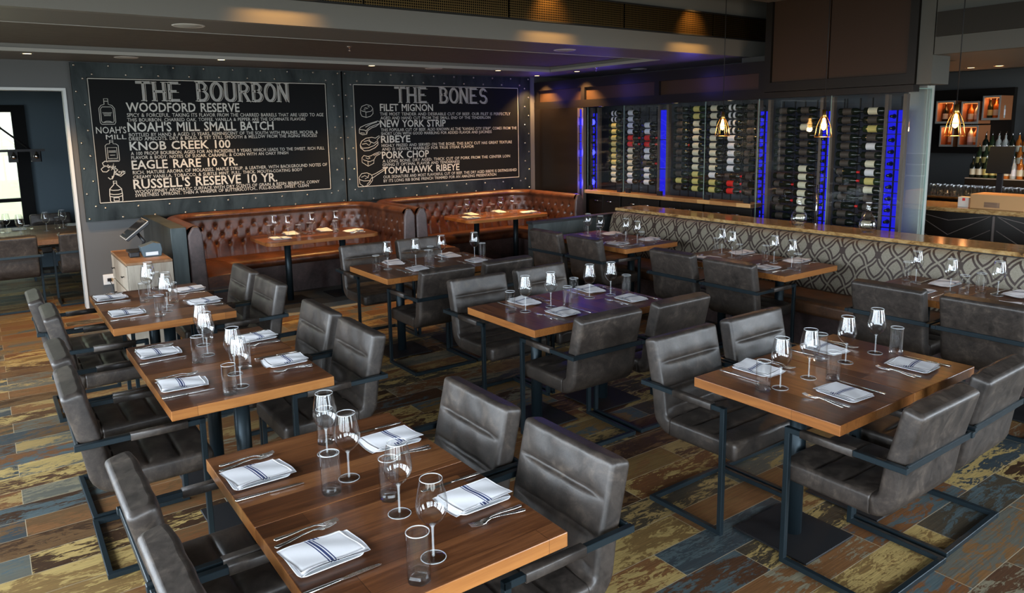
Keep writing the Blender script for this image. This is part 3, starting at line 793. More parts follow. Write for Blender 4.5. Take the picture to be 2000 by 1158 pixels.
def board(lbl, x0, x1, px0, px1, rows, heads):
    t = thing('menu_board', lbl, 'menu board', (x0, 9.6, 1.0))
    W = x1 - x0; Z0, Z1 = 1.0, 2.77
    ix0, ix1, iz0, iz1 = px0 - x0, px1 - x0, 1.193 - Z0, 2.61 - Z0
    mb = MB(); mb.bb(0, W, -0.035, 0.0, 0, Z1 - Z0); obj('backing', mb, 'black_paint', t)
    mb = MB()
    mb.bb(0, W, -0.05, -0.035, 0, iz0); mb.bb(0, W, -0.05, -0.035, iz1, Z1 - Z0)
    mb.bb(0, ix0, -0.05, -0.035, iz0, iz1); mb.bb(ix1, W, -0.05, -0.035, iz0, iz1)
    obj('frame', mb, 'blued_steel', t)
    yb = -0.0365
    mb = MB(); e = 0.012
    ribbon(mb, [(ix0 + e, iz0 + e), (ix1 - e, iz0 + e)], 0.009, yb); ribbon(mb, [(ix0 + e, iz1 - e), (ix1 - e, iz1 - e)], 0.009, yb)
    ribbon(mb, [(ix0 + e, iz0 + e), (ix0 + e, iz1 - e)], 0.009, yb); ribbon(mb, [(ix1 - e, iz0 + e), (ix1 - e, iz1 - e)], 0.009, yb)
    obj('chalk_border', mb, 'chalk', t)
    rv = MB(); rv.lathe([(0.0135, 0), (0.012, 0.006), (0.007, 0.0095), (0.0, 0.011)], 10); rm = rv.mesh('rivet')
    rm.transform(Matrix.Rotation(PI / 2, 4, 'X')); rm.materials.append(MAT['rivet'])
    pts = []
    n = 9
    for i in range(n + 1):
        x = 0.035 + (W - 0.07) * i / n
        pts += [(x, 0.03), (x, Z1 - Z0 - 0.03)]
        if i < n:
            x += (W - 0.07) / n / 2; pts += [(x, 0.145), (x, Z1 - Z0 - 0.125)]
    for i in range(1, 6):
        z = 0.03 + 1.71 * i / 6; pts += [(0.035, z), (W - 0.035, z)]
    for i in range(6):
        z = 0.17 + 1.71 * i / 6
        if z < 1.6: pts += [(0.11, z), (W - 0.11, z)]
    for x, z in pts: obj('rivet', rm, None, t, (x, -0.05, z))
    for txt, a, b, za, zb, h, k in rows:
        if k == 2:
            f, l = heading(txt, a - x0, b - x0, za - Z0, h)
            obj('heading', f, 'chalk_grey', t, (0, yb, 0)); obj('heading_outline', l, 'chalk', t, (0, yb, 0))
        else:
            me = text_mesh(txt, b - a, h * (0.93 if k == 1 else 0.9), {0: 0.002, 1: 0.016, 3: 0.0}[k])
            obj('lettering', me, 'chalk', t, (a - x0, yb - 0.0005, (za + zb) / 2 - Z0 + (0.006 if k == 1 else -0.002)))
    return t, yb, x0
def sketch(t, yb, x0, name, strokes, w=0.0055):
    mb = MB()
    for s_ in strokes: ribbon(mb, [(x - x0, z - 1.0) for x, z in s_], w, yb - 0.001)
    obj(name, mb, 'chalk', t)
def box_pts(x0, x1, z0, z1, pts): return [(x0 + (x1 - x0) * a, z0 + (z1 - z0) * b) for a, b in pts]

t, yb, xo = board('wide riveted steel menu board chalked with five bourbons, left of the two', 0.92, 4.055, 1.065, 3.855, BT1, None)
def B1(*a): return box_pts(*a)
r = (1.16, 1.318, 2.093, 2.378)
sketch(t, yb, xo, 'bottle_drawing', [
  B1(*r, [(.08, 0), (.92, 0), (1, .08), (1, .62), (.85, .74), (.62, .78), (.62, 1), (.36, 1), (.36, .78), (.15, .74), (0, .62), (0, .08), (.08, 0)]),
  B1(*r, [(.16, .07), (.84, .07), (.9, .12), (.9, .6), (.78, .68), (.22, .68), (.1, .6), (.1, .12), (.16, .07)]), B1(*r, [(.36, .9), (.62, .9)]),
  B1(*r, [(.2, .45), (.8, .45)]), B1(*r, [(.25, .4), (.75, .4)]), B1(*r, [(.28, .34), (.72, .34)]), B1(*r, [(.2, .07), (.4, .12), (.6, .12), (.8, .07)])])
r = (1.185, 1.318, 1.672, 1.912)
sketch(t, yb, xo, 'bottle_drawing', [
  B1(*r, [(.05, 0), (.95, 0), (1, .06), (1, .75), (.85, .82), (.62, .84), (.62, 1), (.36, 1), (.36, .84), (.12, .82), (0, .75), (0, .06), (.05, 0)]),
  B1(*r, [(.14, .14), (.86, .14), (.86, .66), (.14, .66), (.14, .14)]), B1(*r, [(.22, .5), (.78, .5)]), B1(*r, [(.22, .44), (.78, .44)]), B1(*r, [(.3, .3), (.7, .3)]), B1(*r, [(.36, .92), (.62, .92)]), B1(*r, [(.1, .05), (.9, .05)])])
r = (1.181, 1.314, 1.207, 1.448)
sketch(t, yb, xo, 'bottle_drawing', [
  B1(*r, [(.1, 0), (.9, 0), (.98, .06), (.98, .25), (1, .3), (.96, .62), (.7, .78), (.62, .82), (.62, 1), (.38, 1), (.38, .82), (.3, .78), (.04, .62), (0, .3), (.02, .25), (.02, .06), (.1, 0)]),
  B1(*r, [(.03, .28), (.3, .24), (.7, .24), (.97, .28)]), B1(*r, [(.03, .4), (.3, .36), (.7, .36), (.97, .4)]), B1(*r, [(.05, .6), (.3, .56), (.7, .56), (.95, .6)]), B1(*r, [(.3, .05), (.7, .05), (.7, .2), (.3, .2), (.3, .05)]), B1(*r, [(.38, .9), (.62, .9)])], 0.0085)
r = (1.121, 1.363, 1.466, 1.679)
sketch(t, yb, xo, 'script_lettering', [
  B1(*r, [(.3, .95), (.2, 1), (.08, .9), (.12, .76), (.28, .74), (.12, .7), (.0, .58), (.06, .44), (.22, .42), (.34, .54)]),
  B1(*r, [(.28, .66), (.36, .72), (.3, .8), (.26, .7), (.32, .62), (.42, .74), (.4, .62), (.46, .7), (.48, .78), (.46, .6), (.4, .5), (.52, .64), (.54, .9), (.5, .7), (.56, .64), (.62, .72), (.6, .64)]),
  B1(*r, [(.42, .02), (.5, .2), (.56, .5), (.5, .56), (.62, .58), (.7, .5), (.6, .42), (.55, .4), (.7, .26), (.8, .26), (.86, .36)]),
  B1(*r, [(.7, .38), (.76, .44), (.74, .34), (.8, .42), (.82, .34), (.86, .44), (.88, .36), (.92, .46), (.94, .38), (.9, .36), (1, .42)]),
  B1(*r, [(.26, .12), (.34, .02), (.42, .06), (.44, .2)]), B1(*r, [(.55, .3), (.8, .16), (1, .34)])], 0.009)

t, yb, xo = board('riveted steel menu board chalked with five steak cuts, right of the two', 4.085, 7.25, 4.23, 7.03, BT2, None)
r = (4.331, 4.516, 2.156, 2.332)
sketch(t, yb, xo, 'steak_drawing', [B1(*r, [(0, .62), (.12, .85), (.5, 1), (.86, .9), (1, .7), (.86, .48), (.5, .42), (.12, .5), (0, .62), (0, .3), (.1, .1), (.45, 0), (.8, .1), (1, .3), (1, .7)]),
  B1(*r, [(.42, .42), (.42, .02)]), B1(*r, [(.3, .7), (.5, .78), (.44, .66), (.62, .72)]), B1(*r, [(.25, .6), (.4, .58)]), B1(*r, [(.6, .86), (.74, .8)])], 0.007)
r = (4.299, 4.613, 1.919, 2.107)
sketch(t, yb, xo, 'steak_drawing', [B1(*r, [(0, .4), (.06, .55), (.3, .72), (.9, 1), (1, .95), (.98, .8), (.8, .6), (.6, .5), (.4, .3), (.35, .05), (.15, 0), (0, .12), (0, .4)]),
  B1(*r, [(0, .4), (.2, .36), (.32, .3), (.35, .05)]), B1(*r, [(.32, .3), (.5, .55), (.72, .68), (.96, .8)]), B1(*r, [(.3, .56), (.6, .8), (.86, .92)]), B1(*r, [(.05, .15), (.25, .12)])], 0.008)
r = (4.302, 4.602, 1.698, 1.904)
sketch(t, yb, xo, 'steak_drawing', [B1(*r, [(0, .4), (.08, .65), (.3, .85), (.6, .9), (.78, .84), (.98, 1), (1, .9), (.86, .74), (.9, .56), (.7, .34), (.4, .2), (.1, .18), (0, .4)]),
  B1(*r, [(0, .4), (.02, .2), (.2, 0), (.45, .02), (.75, .2), (.9, .4), (.9, .56)]), B1(*r, [(.1, .45), (.3, .5), (.45, .36), (.55, .55), (.4, .7), (.2, .62)]), B1(*r, [(.45, .8), (.5, .62), (.7, .5), (.84, .62)])], 0.008)
r = (4.319, 4.612, 1.485, 1.678)
sketch(t, yb, xo, 'steak_drawing', [B1(*r, [(0, .62), (.1, .78), (.3, .7), (.48, .74), (.62, .86), (.9, 1), (1, .96), (.96, .86), (.72, .7), (.62, .45), (.4, .32), (.1, .45), (0, .62), (0, .3), (.3, 0), (.6, .2), (.62, .45)]),
  B1(*r, [(.2, .62), (.3, .52), (.42, .58), (.34, .68)]), B1(*r, [(.6, .76), (.9, .9)]), B1(*r, [(.3, .36), (.3, .04)])], 0.0065)
r = (4.262, 4.701, 1.205, 1.467)
sketch(t, yb, xo, 'steak_drawing', [B1(*r, [(0, .5), (.1, .7), (.28, .72), (.42, .62), (.46, .5), (.36, .3), (.16, .3), (.02, .38), (0, .5), (.02, .16), (.16, .0), (.34, .08), (.46, .3), (.46, .5)]),
  B1(*r, [(.44, .58), (.6, .68), (.8, .84), (1, 1), (.99, .92), (.8, .74), (.62, .58), (.44, .4)]), B1(*r, [(.08, .5), (.2, .58), (.3, .48), (.2, .4)]), B1(*r, [(.26, .1), (.4, .3)]), B1(*r, [(.34, .62), (.3, .44)])], 0.0075)

# ------------------------------------------------------------------ leather booths
def u_path(x0, x1, yf, yb, r, n=10, step=0.03):
    pts = []
    y = yf
    while y < yb - r - 1e-6: pts.append((x0, y)); y += step
    for i in range(n + 1):
        a = PI - PI / 2 * i / n; pts.append((x0 + r + r * math.cos(a), yb - r + r * math.sin(a)))
    x = x0 + r + step
    while x < x1 - r: pts.append((x, yb)); x += step
    for i in range(n + 1):
        a = PI / 2 - PI / 2 * i / n; pts.append((x1 - r + r * math.cos(a), yb - r + r * math.sin(a)))
    y = yb - r - step
    while y > yf: pts.append((x1, y)); y -= step
    pts.append((x1, yf))
    return pts
def with_normals(pts):
    out = []; s = 0
    for i, p in enumerate(pts):
        a, b = pts[max(i - 1, 0)], pts[min(i + 1, len(pts) - 1)]
        dx, dy = b[0] - a[0], b[1] - a[1]; l = math.hypot(dx, dy)
        if i: s += math.hypot(p[0] - pts[i - 1][0], p[1] - pts[i - 1][1])
        out.append((p[0], p[1], dy / l, -dx / l, s))    # inward normal (right of travel)
    return out
def booth(lbl, x0, x1, yf, ybk):
    t = thing('leather_booth', lbl, 'booth', ((x0 + x1) / 2, ybk, 0), 0, 'leather booths under the menu boards')
    X0, Y0 = (x0 + x1) / 2, ybk
    path = with_normals(u_path(x0 - X0, x1 - X0, yf - Y0, 0, 0.42))
    ztop, zs, TH = 1.03, 0.46, 0.13
    # tufted inner face + rounded top rail; x0,x1,ybk are the OUTER face
    cell, rows = 0.155, (0.855, 0.745, 0.635)
    def dent(s, z):
        d = 0.0
        for ri, rz in enumerate(rows):
            ph = 0 if ri % 2 == 0 else 0.5
            q = (s / cell - ph); q -= round(q)
            rr = math.hypot(q * cell, (z - rz))
            d += 0.03 * math.exp(-(rr / 0.02) ** 2)
        # diagonal folds between buttons in the tufted band
        if rows[2] <= z <= rows[0]:
            hz = rows[0] - rows[1]
            a = s / cell + (rows[0] - z) / hz * 0.5; b = s / cell - (rows[0] - z) / hz * 0.5
            fa, fb = abs(a - round(a)), abs(b - round(b))
            d += 0.009 * (math.exp(-(fa / 0.07) ** 2) + math.exp(-(fb / 0.07) ** 2))
        if z < rows[2]:
            q = s / cell; q = abs(q - round(q)); d += 0.014 * math.exp(-(q / 0.06) ** 2)
        if z > rows[0]:
            q = s / cell; q = abs(q - round(q)); d += 0.012 * math.exp(-(q / 0.08) ** 2) * max(0, 1 - (z - rows[0]) / 0.07)
        return d
    prof = []                                                # (offset inward, z, tufted?)
    for i in range(24):
        z = zs + (0.955 - zs) * i / 23
        prof.append((TH + 0.06 * (1 - (z - zs) / 0.5) ** 2, z, True))
    for a in range(0, 181, 20):
        prof.append((TH / 2 + 0.012 + (TH / 2 + 0.012) * math.cos(math.radians(a)), 0.975 + 0.055 * math.sin(math.radians(a)), False))
    prof.append((0.0, 0.8, False)); prof.append((0.0, 0.0, False))
    fine = []
    for i in range(len(path) - 1):
        p, q = path[i], path[i + 1]
        for k in range(2):
            f = k / 2; fine.append(tuple(p[j] + (q[j] - p[j]) * f for j in range(5)))
    fine.append(path[-1])
    rings = [[(x + nx * (o - (dent(s, z) if tf else 0)), y + ny * (o - (dent(s, z) if tf else 0)), z) for o, z, tf in prof] for x, y, nx, ny, s in fine]
    mb = MB(); mb.loft(rings, False, True, False)
    obj('backrest', mb, 'booth_leather', t)
    # buttons
    bt = MB(); bt.lathe([(0.013, 0), (0.011, 0.006), (0.0, 0.009)], 8)
    mb = MB()
    smax = fine[-1][4]
    for ri, rz in enumerate(rows):
        s = cell * (0 if ri % 2 == 0 else 0.5)
        while s < smax:
            if s > 0.02:
                k = min(range(len(fine)), key=lambda i: abs(fine[i][4] - s))
                x, y, nx, ny, _ = fine[k]
                o = TH + 0.06 * (1 - (rz - zs) / 0.5) ** 2 - 0.028
                m3 = Vector((nx, ny, 0)).to_track_quat('Z', 'Y').to_matrix()
                c = Vector((x + nx * o, y + ny * o, rz))
                mb.add([m3 @ Vector(v) + c for v in bt.v], bt.f, True)
            s += cell
    obj('buttons', mb, 'booth_leather', t)
    # end caps: plain leather arm fronts
    for sx in (-1, 1):
        ex = x0 - X0 if sx < 0 else x1 - X0
        mb = MB(); w0, w1 = ex - sx * 0.0, ex - sx * (TH + 0.035)
        xs = sorted((w0, w1))
        ring = [(xs[0], 0), (xs[1] + (0.03 if sx < 0 else 0), 0), (xs[1], 0.5), (xs[1] - (0.02 if sx < 0 else 0), 0.94), ((xs[0] + xs[1]) / 2 + 0.03, 1.025), ((xs[0] + xs[1]) / 2 - 0.03, 1.025), (xs[0] + (0.02 if sx > 0 else 0), 0.94), (xs[0], 0.5)]
        y1 = yf - Y0
        mb.loft([[(x, y1, z) for x, z in ring], [(x, y1 - 0.045, z) for x, z in ring]], True, False)
        me = bevelled(mb.mesh('arm_front'), 0.018, 3, 0.9)
        obj('arm_front', me, 'booth_end_leather', t)
    # seat: outer = inner face of back, inner edge 0.5 further in
    sp = with_normals(u_path(x0 - X0 + TH, x1 - X0 - TH, yf - Y0, -TH, 0.36))
    ringsS = []
    pr = [(0.0, 0.47), (0.30, 0.485), (0.45, 0.475), (0.5, 0.45), (0.51, 0.40), (0.49, 0.36), (0.0, 0.36)]
    keep = []
    for x, y, nx, ny, s in sp:
        keep.append((x, y, nx, ny))
    def clampin(x, y):
        xi0, xi1, yi = x0 - X0 + TH + 0.5, x1 - X0 - TH - 0.5, -TH - 0.5
        return x, y
    for x, y, nx, ny in keep:
        ring = []
        for o, z in pr:
            px, py = x + nx * o, y + ny * o
            ring.append((px, py, z))
        ringsS.append(ring)
    # straighten the inner fold-over at tight corners
    for ring in ringsS:
        for j, (px, py, z) in enumerate(ring):
            lx, rx_, ty = x0 - X0 + TH, x1 - X0 - TH, -TH
            o = pr[j][0]
            if o > 0.36:
                px = min(max(px, lx + min(o, 0.51)), rx_ - min(o, 0.51)) if py > yf - Y0 else px
                py = min(py, ty - 0.0)
            ring[j] = (px, py, z)
    mb = MB(); mb.loft(ringsS, True, True)
    obj('seat', mb, 'booth_leather', t)
    mb = MB(); rk = []
    for x, y, nx, ny in keep:
        a = []
        for o, z in ((0.0, 0.0), (0.0, 0.36), (0.44, 0.36), (0.44, 0.0)):
            px, py = x + nx * o, y + ny * o
            if o > 0.36: px = min(max(px, x0 - X0 + TH + o), x1 - X0 - TH - o)
            a.append((px, py, z))
        rk.append(a)
    mb.loft(rk, True, False); obj('base', mb, 'booth_end_leather', t)
    return t
booth('brown tufted leather booth under the bourbon board', 1.66, 4.29, 8.06, 9.50)
booth('brown tufted leather booth under the steak cuts board, at the corner', 4.31, 7.04, 8.06, 9.50)
# steel casing round the left booth arm
t = thing('booth_casing', 'dark steel clad side panel wrapping the left end of the booths', 'side panel', (1.5, 8.8, 0))
mb = MB(); mb.bb(0, 0.15, -0.78, 0.79, 0, 1.03); obj('side_panel', bevelled(mb.mesh('side_panel'), 0.004, 1), 'dark_steel', t)
# low end partition of the banquette
t = thing('low_partition', 'low dark steel clad partition closing the far end of the patterned bench', 'partition', (5.85, 6.8, 0))
mb = MB(); mb.bb(-0.7, 0.98, -0.05, 0.05, 0, 0.87); obj('body', mb, 'dark_steel', t)
mb = MB(); mb.bb(-0.72, 0.98, -0.06, 0.06, 0.87, 0.9); obj('cap', mb, 'black_metal', t)

# ------------------------------------------------------------------ patterned banquette and stone ledge
t = thing('banquette', 'long bench with trellis patterned back and brown leather seat along the stone ledge', 'bench', (6.35, 3.6, 0))
Y0_, Y1_ = -2.6, 3.1
prof = [(-0.16, 0.46), (-0.155, 0.55), (-0.11, 0.75), (-0.075, 0.86), (-0.06, 0.905), (-0.03, 0.93), (0.02, 0.94), (0.06, 0.93), (0.07, 0.46)]
rings = []
for y in (Y0_, 0.0, Y1_ - 0.1): rings.append([(x, y, z) for x, z in prof])
for a in range(15, 91, 15):
    k = math.sin(math.radians(a)); c = math.cos(math.radians(a))
    rings.append([(x * 1.0 + (0.07 - x) * (1 - c) * 0.9, Y1_ - 0.1 + 0.1 * k, 0.46 + (z - 0.46) * (1 - 0.12 * (1 - c))) for x, z in prof])
mb = MB(); mb.loft(rings, True, True); obj('backrest', mb, 'trellis_fabric', t)
mb = MB(); mb.bb(-0.66, 0.06, Y0_, Y1_, 0.34, 0.46); obj('seat', bevelled(mb.mesh('seat'), 0.03, 4), 'bench_leather', t)
mb = MB(); mb.bb(-0.45, 0.06, Y0_, Y1_, 0.0, 0.335); obj('base', mb, 'booth_end_leather', t)
t = thing('stone_ledge', 'long polished brown granite ledge on a low wall behind the patterned bench', 'ledge', (6.66, 3.6, 0))
mb = MB(); mb.bb(-0.24, 0.19, -2.6, 3.12, 0.94, 0.975); obj('ledge_top', bevelled(mb.mesh('ledge_top'), 0.006), 'granite', t)
mb = MB(); mb.bb(-0.235, 0.16, -2.6, 3.1, 0, 0.939); obj('low_wall', mb, 'wall_dark', t)

# ------------------------------------------------------------------ chairs
def rrect(hw, ht, r, n=4):
    """rounded rectangle ring in (x, n) plane, ccw, starting at inner side"""
    out = []
    for cx, cz, a0 in ((hw - r, ht - r, 0), (-(hw - r), ht - r, 90), (-(hw - r), -(ht - r), 180), (hw - r, -(ht - r), 270)):
        for i in range(n + 1):
            a = math.radians(a0 + 90 * i / n); out.append((cx + r * math.cos(a), cz + r * math.sin(a)))
    return out
def dens(ring, n=14):
    """insert points on the long top/bottom sides so that seams read"""
    out = []
    for i, p in enumerate(ring):
        q = ring[(i + 1) % len(ring)]
        out.append(p)
        if abs(p[0] - q[0]) > 0.2:
            for k in range(1, n): out.append((p[0] + (q[0] - p[0]) * k / n, p[1] + (q[1] - p[1]) * k / n))
    return out
def cushion(path, hw, ht, seams, closed0=True, closed1=True, seed=0):
    """path: [(y, z)] ; inner normal to the left of travel"""
    rn = random.Random(seed)
    P_ = []; s = 0
    for i, p in enumerate(path):
        a, b = path[max(i - 1, 0)], path[min(i + 1, len(path) - 1)]
        dy, dz = b[0] - a[0], b[1] - a[1]; l = math.hypot(dy, dz)
        if i: s += math.hypot(p[0] - path[i - 1][0], p[1] - path[i - 1][1])
        P_.append((p[0], p[1], -dz / l, dy / l, s))
    S = s
    base = dens(rrect(hw, ht, 0.02))
    rings = []
    for y, z, ny, nz, s in P_:
        e0 = min(1, (s / 0.022)) if closed0 else 1; e1 = min(1, ((S - s) / 0.022)) if closed1 else 1
        sc0 = math.sqrt(max(0.0, 1 - (1 - min(e0, e1)) ** 2))
        tk = ht - 0.02 * (1 - sc0) ; wk = hw - 0.02 * (1 - sc0)
        g = 0
        for q in seams: g = max(g, math.exp(-((s - q) / 0.0075) ** 2))
        near = min([abs(s - q) for q in seams] + [9])
        puff = 0.007 * (1 - math.exp(-(near / 0.03) ** 2))
        ring = []
        for (x, n) in base:
            x = x * wk / hw; n = n * tk / ht
            if n > 0.01:
                edge = max(0.0, 1 - (abs(x) / (hw - 0.035)) ** 8) if abs(x) < hw - 0.035 else 0
                n += edge * (puff - 0.014 * g) + 0.0015 * math.sin(x * 40 + s * 30) * edge
            ring.append((x, y + ny * n, z + nz * n))
        rings.append(ring)
    mb = MB(); mb.loft(rings, True, True); return mb
def path_pts(pts, step=0.0075):
    out = [pts[0]]
    for a, b in zip(pts, pts[1:]):
        l = math.hypot(b[0] - a[0], b[1] - a[1]); n = max(1, int(l / step))
        out += [(a[0] + (b[0] - a[0]) * i / n, a[1] + (b[1] - a[1]) * i / n) for i in range(1, n + 1)]
    return out
def bar(mb, a, b, w=0.025, h=None):
    a, b = Vector(a), Vector(b); d = b - a
    h = h or w
    q = d.to_track_quat('X', 'Z').to_matrix()
    mb.box((a + b) / 2, (d.length + 0.0, w, h), q)
def chair():
    t = thing('dining_chair', '', 'chair')
    ang = [(-0.262, 0.872), (-0.232, 0.74), (-0.2, 0.6), (-0.187, 0.5)]
    cr = [(-0.187 + 0.075 * (1 - math.cos(math.radians(a))), 0.5 - 0.078 * math.sin(math.radians(a))) for a in range(15, 91, 15)]
    back = path_pts(ang) + cr
    obj('backrest', cushion(back, 0.25, 0.045, [0.135, 0.27, 0.375], True, False, 1), 'chair_leather', t)
    seat = path_pts([(-0.112, 0.422), (0.30, 0.425)])
    obj('seat', cushion(seat, 0.25, 0.047, [0.13, 0.265], False, True, 2), 'chair_leather', t)
    X, F, R, Rf, A = 0.283, 0.25, -0.262, -0.19, 0.64
    w = 0.0125
    for s in (-1, 1):
        mb = MB(); bar(mb, (s * X, F, 0.012), (s * X, F, A + w)); obj('leg', bevelled(mb.mesh('leg'), 0.002, 1), 'frame_metal', t)
        mb = MB(); bar(mb, (s * X, F + w, A), (s * X, R - w, A)); ar = obj('armrest', bevelled(mb.mesh('armrest'), 0.002, 1), 'frame_metal', t)
        mb = MB(); mb.loft([[(s * X + x, y, A + z) for x, z in rrect(0.0175, 0.0175, 0.006, 2)] for y in (-0.055, 0.185)], True, True)
        obj('arm_pad', mb, 'chair_leather', ar)
        mb = MB(); bar(mb, (s * X, F + w, 0.0125), (s * X, Rf - w, 0.0125)); obj('floor_runner', bevelled(mb.mesh('floor_runner'), 0.002, 1), 'frame_metal', t)
    mb = MB(); bar(mb, (-X + w, R, A), (X - w, R, A), 0.012, 0.03); obj('crossbar', bevelled(mb.mesh('crossbar'), 0.002, 1), 'frame_metal', t)
    mb = MB(); bar(mb, (-X + w, Rf, 0.0125), (X - w, Rf, 0.0125)); obj('floor_crossbar', bevelled(mb.mesh('floor_crossbar'), 0.002, 1), 'frame_metal', t)
    return t
PCH = Proto(chair)
TN = {'T1': 'the front left table', 'T2': 'the second left-row table', 'T3': 'the third left-row table', 'T4': 'the table before the booths', 'T5': 'the middle room table',
      'T6': 'the front right table', 'T7': 'the far bench table', 'T8': 'the middle bench table', 'T9': 'the near bench table', 'B1': 'the left booth table', 'B2': 'the right booth table', 'TP': 'the private room table'}
W_, E_, N_, S_ = -PI / 2, PI / 2, 0.0, PI     # rz for a sitter facing +x, -x, +y, -y
def ch(T, side, x, y, rz, j=0.0):
    PCH.place((x, y, 0), rz + j, 'dark grey leather armchair, %s of %s' % (side, TN[T]), 'grey leather dining chairs')
ch('T1', 'left side near seat', 0.55, 1.95, W_); ch('T1', 'left side far seat', 0.545, 2.56, W_)
ch('T1', 'right side near seat', 1.39, 1.93, E_); ch('T1', 'right side far seat', 1.385, 2.54, E_, -0.01)
ch('T2', 'left side near seat', 0.48, 3.83, W_, -0.01); ch('T2', 'left side far seat', 0.485, 4.45, W_, 0.015)
ch('T2', 'right side near seat', 1.435, 3.87, E_); ch('T2', 'right side far seat', 1.435, 4.48, E_)
ch('T3', 'left side near seat', 0.52, 5.49, W_); ch('T3', 'left side far seat', 0.47, 6.10, W_, 0.0)
ch('T3', 'right side near seat', 1.46, 5.56, E_, 0.02); ch('T3', 'right side far seat', 1.45, 6.19, E_)
ch('T4', 'near side left seat', 2.99, 5.33, N_); ch('T4', 'near side right seat', 3.60, 5.35, N_, 0.02)
ch('T4', 'far side left seat', 3.0, 6.46, S_, -0.02); ch('T4', 'far side right seat', 3.61, 6.46, S_)
ch('T5', 'near side left seat', 2.99, 3.43, N_, -0.01); ch('T5', 'near side right seat', 3.62, 3.42, N_)
ch('T5', 'far side left seat', 2.99, 4.38, S_); ch('T5', 'far side right seat', 3.61, 4.40, S_, 0.02)
ch('T6', 'near side left seat', 3.08, 1.56, N_); ch('T6', 'near side right seat', 3.70, 1.58, N_, 0.02)
ch('T6', 'far side left seat', 3.03, 2.38, S_, 0.01); ch('T6', 'far side right seat', 3.64, 2.38, S_)
ch('T7', 'chair side left seat', 5.18, 6.24, W_, 0.02); ch('T7', 'chair side right seat', 5.19, 5.61, W_, -0.01)
ch('T8', 'chair side left seat', 5.21, 4.445, W_); ch('T8', 'chair side right seat', 5.20, 3.82, W_, 0.01)
ch('T9', 'chair side left seat', 5.28, 2.54, W_, 0.01); ch('T9', 'chair side right seat', 5.27, 1.93, W_)
ch('TP', 'left near seat', 0.19, 10.04, N_); ch('TP', 'right near seat', 0.90, 10.10, N_)
ch('TP', 'far side seat', 0.75, 12.15, S_)

# ------------------------------------------------------------------ two-seat tables (pushed together in pairs)
ZT = 0.76
def table2():
    t = thing('dining_table', '', 'table')
    mb = MB(); mb.bb(-0.381, 0.381, -0.3045, 0.3045, -0.05, -0.0015)
    me = bevelled(mb.mesh('tabletop'), 0.003, 2)
    me.materials.append(MAT['walnut']); me.materials.append(MAT['walnut_edge'])
    for p in me.polygons:
        if abs(p.normal.z) < 0.5: p.material_index = 1
    for v in me.vertices: v.co.z += ZT + 0.0015
    obj('tabletop', me, None, t)
    mb = MB(); mb.bb(-0.25, 0.25, -0.03, 0.03, ZT - 0.062, ZT - 0.049); mb.bb(-0.03, 0.03, -0.22, 0.22, ZT - 0.062, ZT - 0.049); obj('bracket', mb, 'black_metal', t)
    mb = MB(); mb.tube([(0, 0, 0.01), (0, 0, ZT - 0.062)], 0.038, 20); obj('pedestal', mb, 'frame_metal', t)
    mb = MB(); mb.bb(-0.2, 0.2, -0.2, 0.2, 0.003, 0.013); obj('base_plate', bevelled(mb.mesh('base_plate'), 0.003, 1), 'black_metal', t)
    mb = MB()
    for a in (-0.185, 0.185):
        for b in (-0.185, 0.185): mb.lathe([(0.009, 0), (0.009, 0.005), (0.0, 0.005)], 8, (a, b, 0.0))
    obj('levelling_feet', mb, 'chrome', t)
    return t
PT = Proto(table2)
TAB = {'T1': (0.96, 2.21, 'y'), 'T2': (0.957, 4.03, 'y'), 'T3': (0.96, 5.77, 'y'), 'T4': (3.25, 5.84, 'x'), 'T5': (3.25, 3.84, 'x'), 'T6': (3.35, 1.92, 'x'),
       'T7': (5.56, 5.87, 'y'), 'T8': (5.58, 4.07, 'y'), 'T9': (5.62, 2.25, 'y')}
for k_, (x, y, ax) in TAB.items():
    for s in (-1, 1):
        if ax == 'y':
            PT.place((x, y + s * 0.3055, 0), 0, 'small walnut topped table, %s half of %s' % ('near' if s < 0 else 'far', TN[k_]), 'two seat walnut tables')
        else:
            PT.place((x + s * 0.3055, y, 0), PI / 2, 'small walnut topped table, %s half of %s' % ('left' if s < 0 else 'right', TN[k_]), 'two seat walnut tables')
# booth tables with rounded corners
def bt(lbl, cx, cy, sx, sy):
    t = thing('booth_table', lbl, 'table', (cx, cy, 0))
    r = 0.11; ring = []
    for a, b, a0 in ((sx / 2 - r, sy / 2 - r, 0), (-sx / 2 + r, sy / 2 - r, 90), (-sx / 2 + r, -sy / 2 + r, 180), (sx / 2 - r, -sy / 2 + r, 270)):
        for i in range(7): q = math.radians(a0 + 15 * i); ring.append((a + r * math.cos(q), b + r * math.sin(q)))
    mb = MB(); mb.loft([[(x, y, z) for x, y in ring] for z in (ZT - 0.04, ZT)], True, False)
    me = bevelled(mb.mesh('tabletop'), 0.003, 2, 1.0); me.materials.append(MAT['walnut']); me.materials.append(MAT['walnut_edge'])
    for p in me.polygons:
        if abs(p.normal.z) < 0.5: p.material_index = 1
    obj('tabletop', me, None, t)
    for s in (-1, 1):
        mb = MB(); mb.tube([(s * 0.34, 0, 0.01), (s * 0.34, 0, ZT - 0.041)], 0.038, 18); obj('pedestal', mb, 'frame_metal', t)
        mb = MB(); mb.bb(s * 0.34 - 0.2, s * 0.34 + 0.2, -0.2, 0.2, 0.0, 0.012); obj('base_plate', mb, 'black_metal', t)
bt('walnut booth table with rounded corners in the left booth', 3.17, 8.46, 1.36, 0.76)
bt('walnut booth table with rounded corners in the right booth', 5.93, 8.64, 1.38, 0.76)
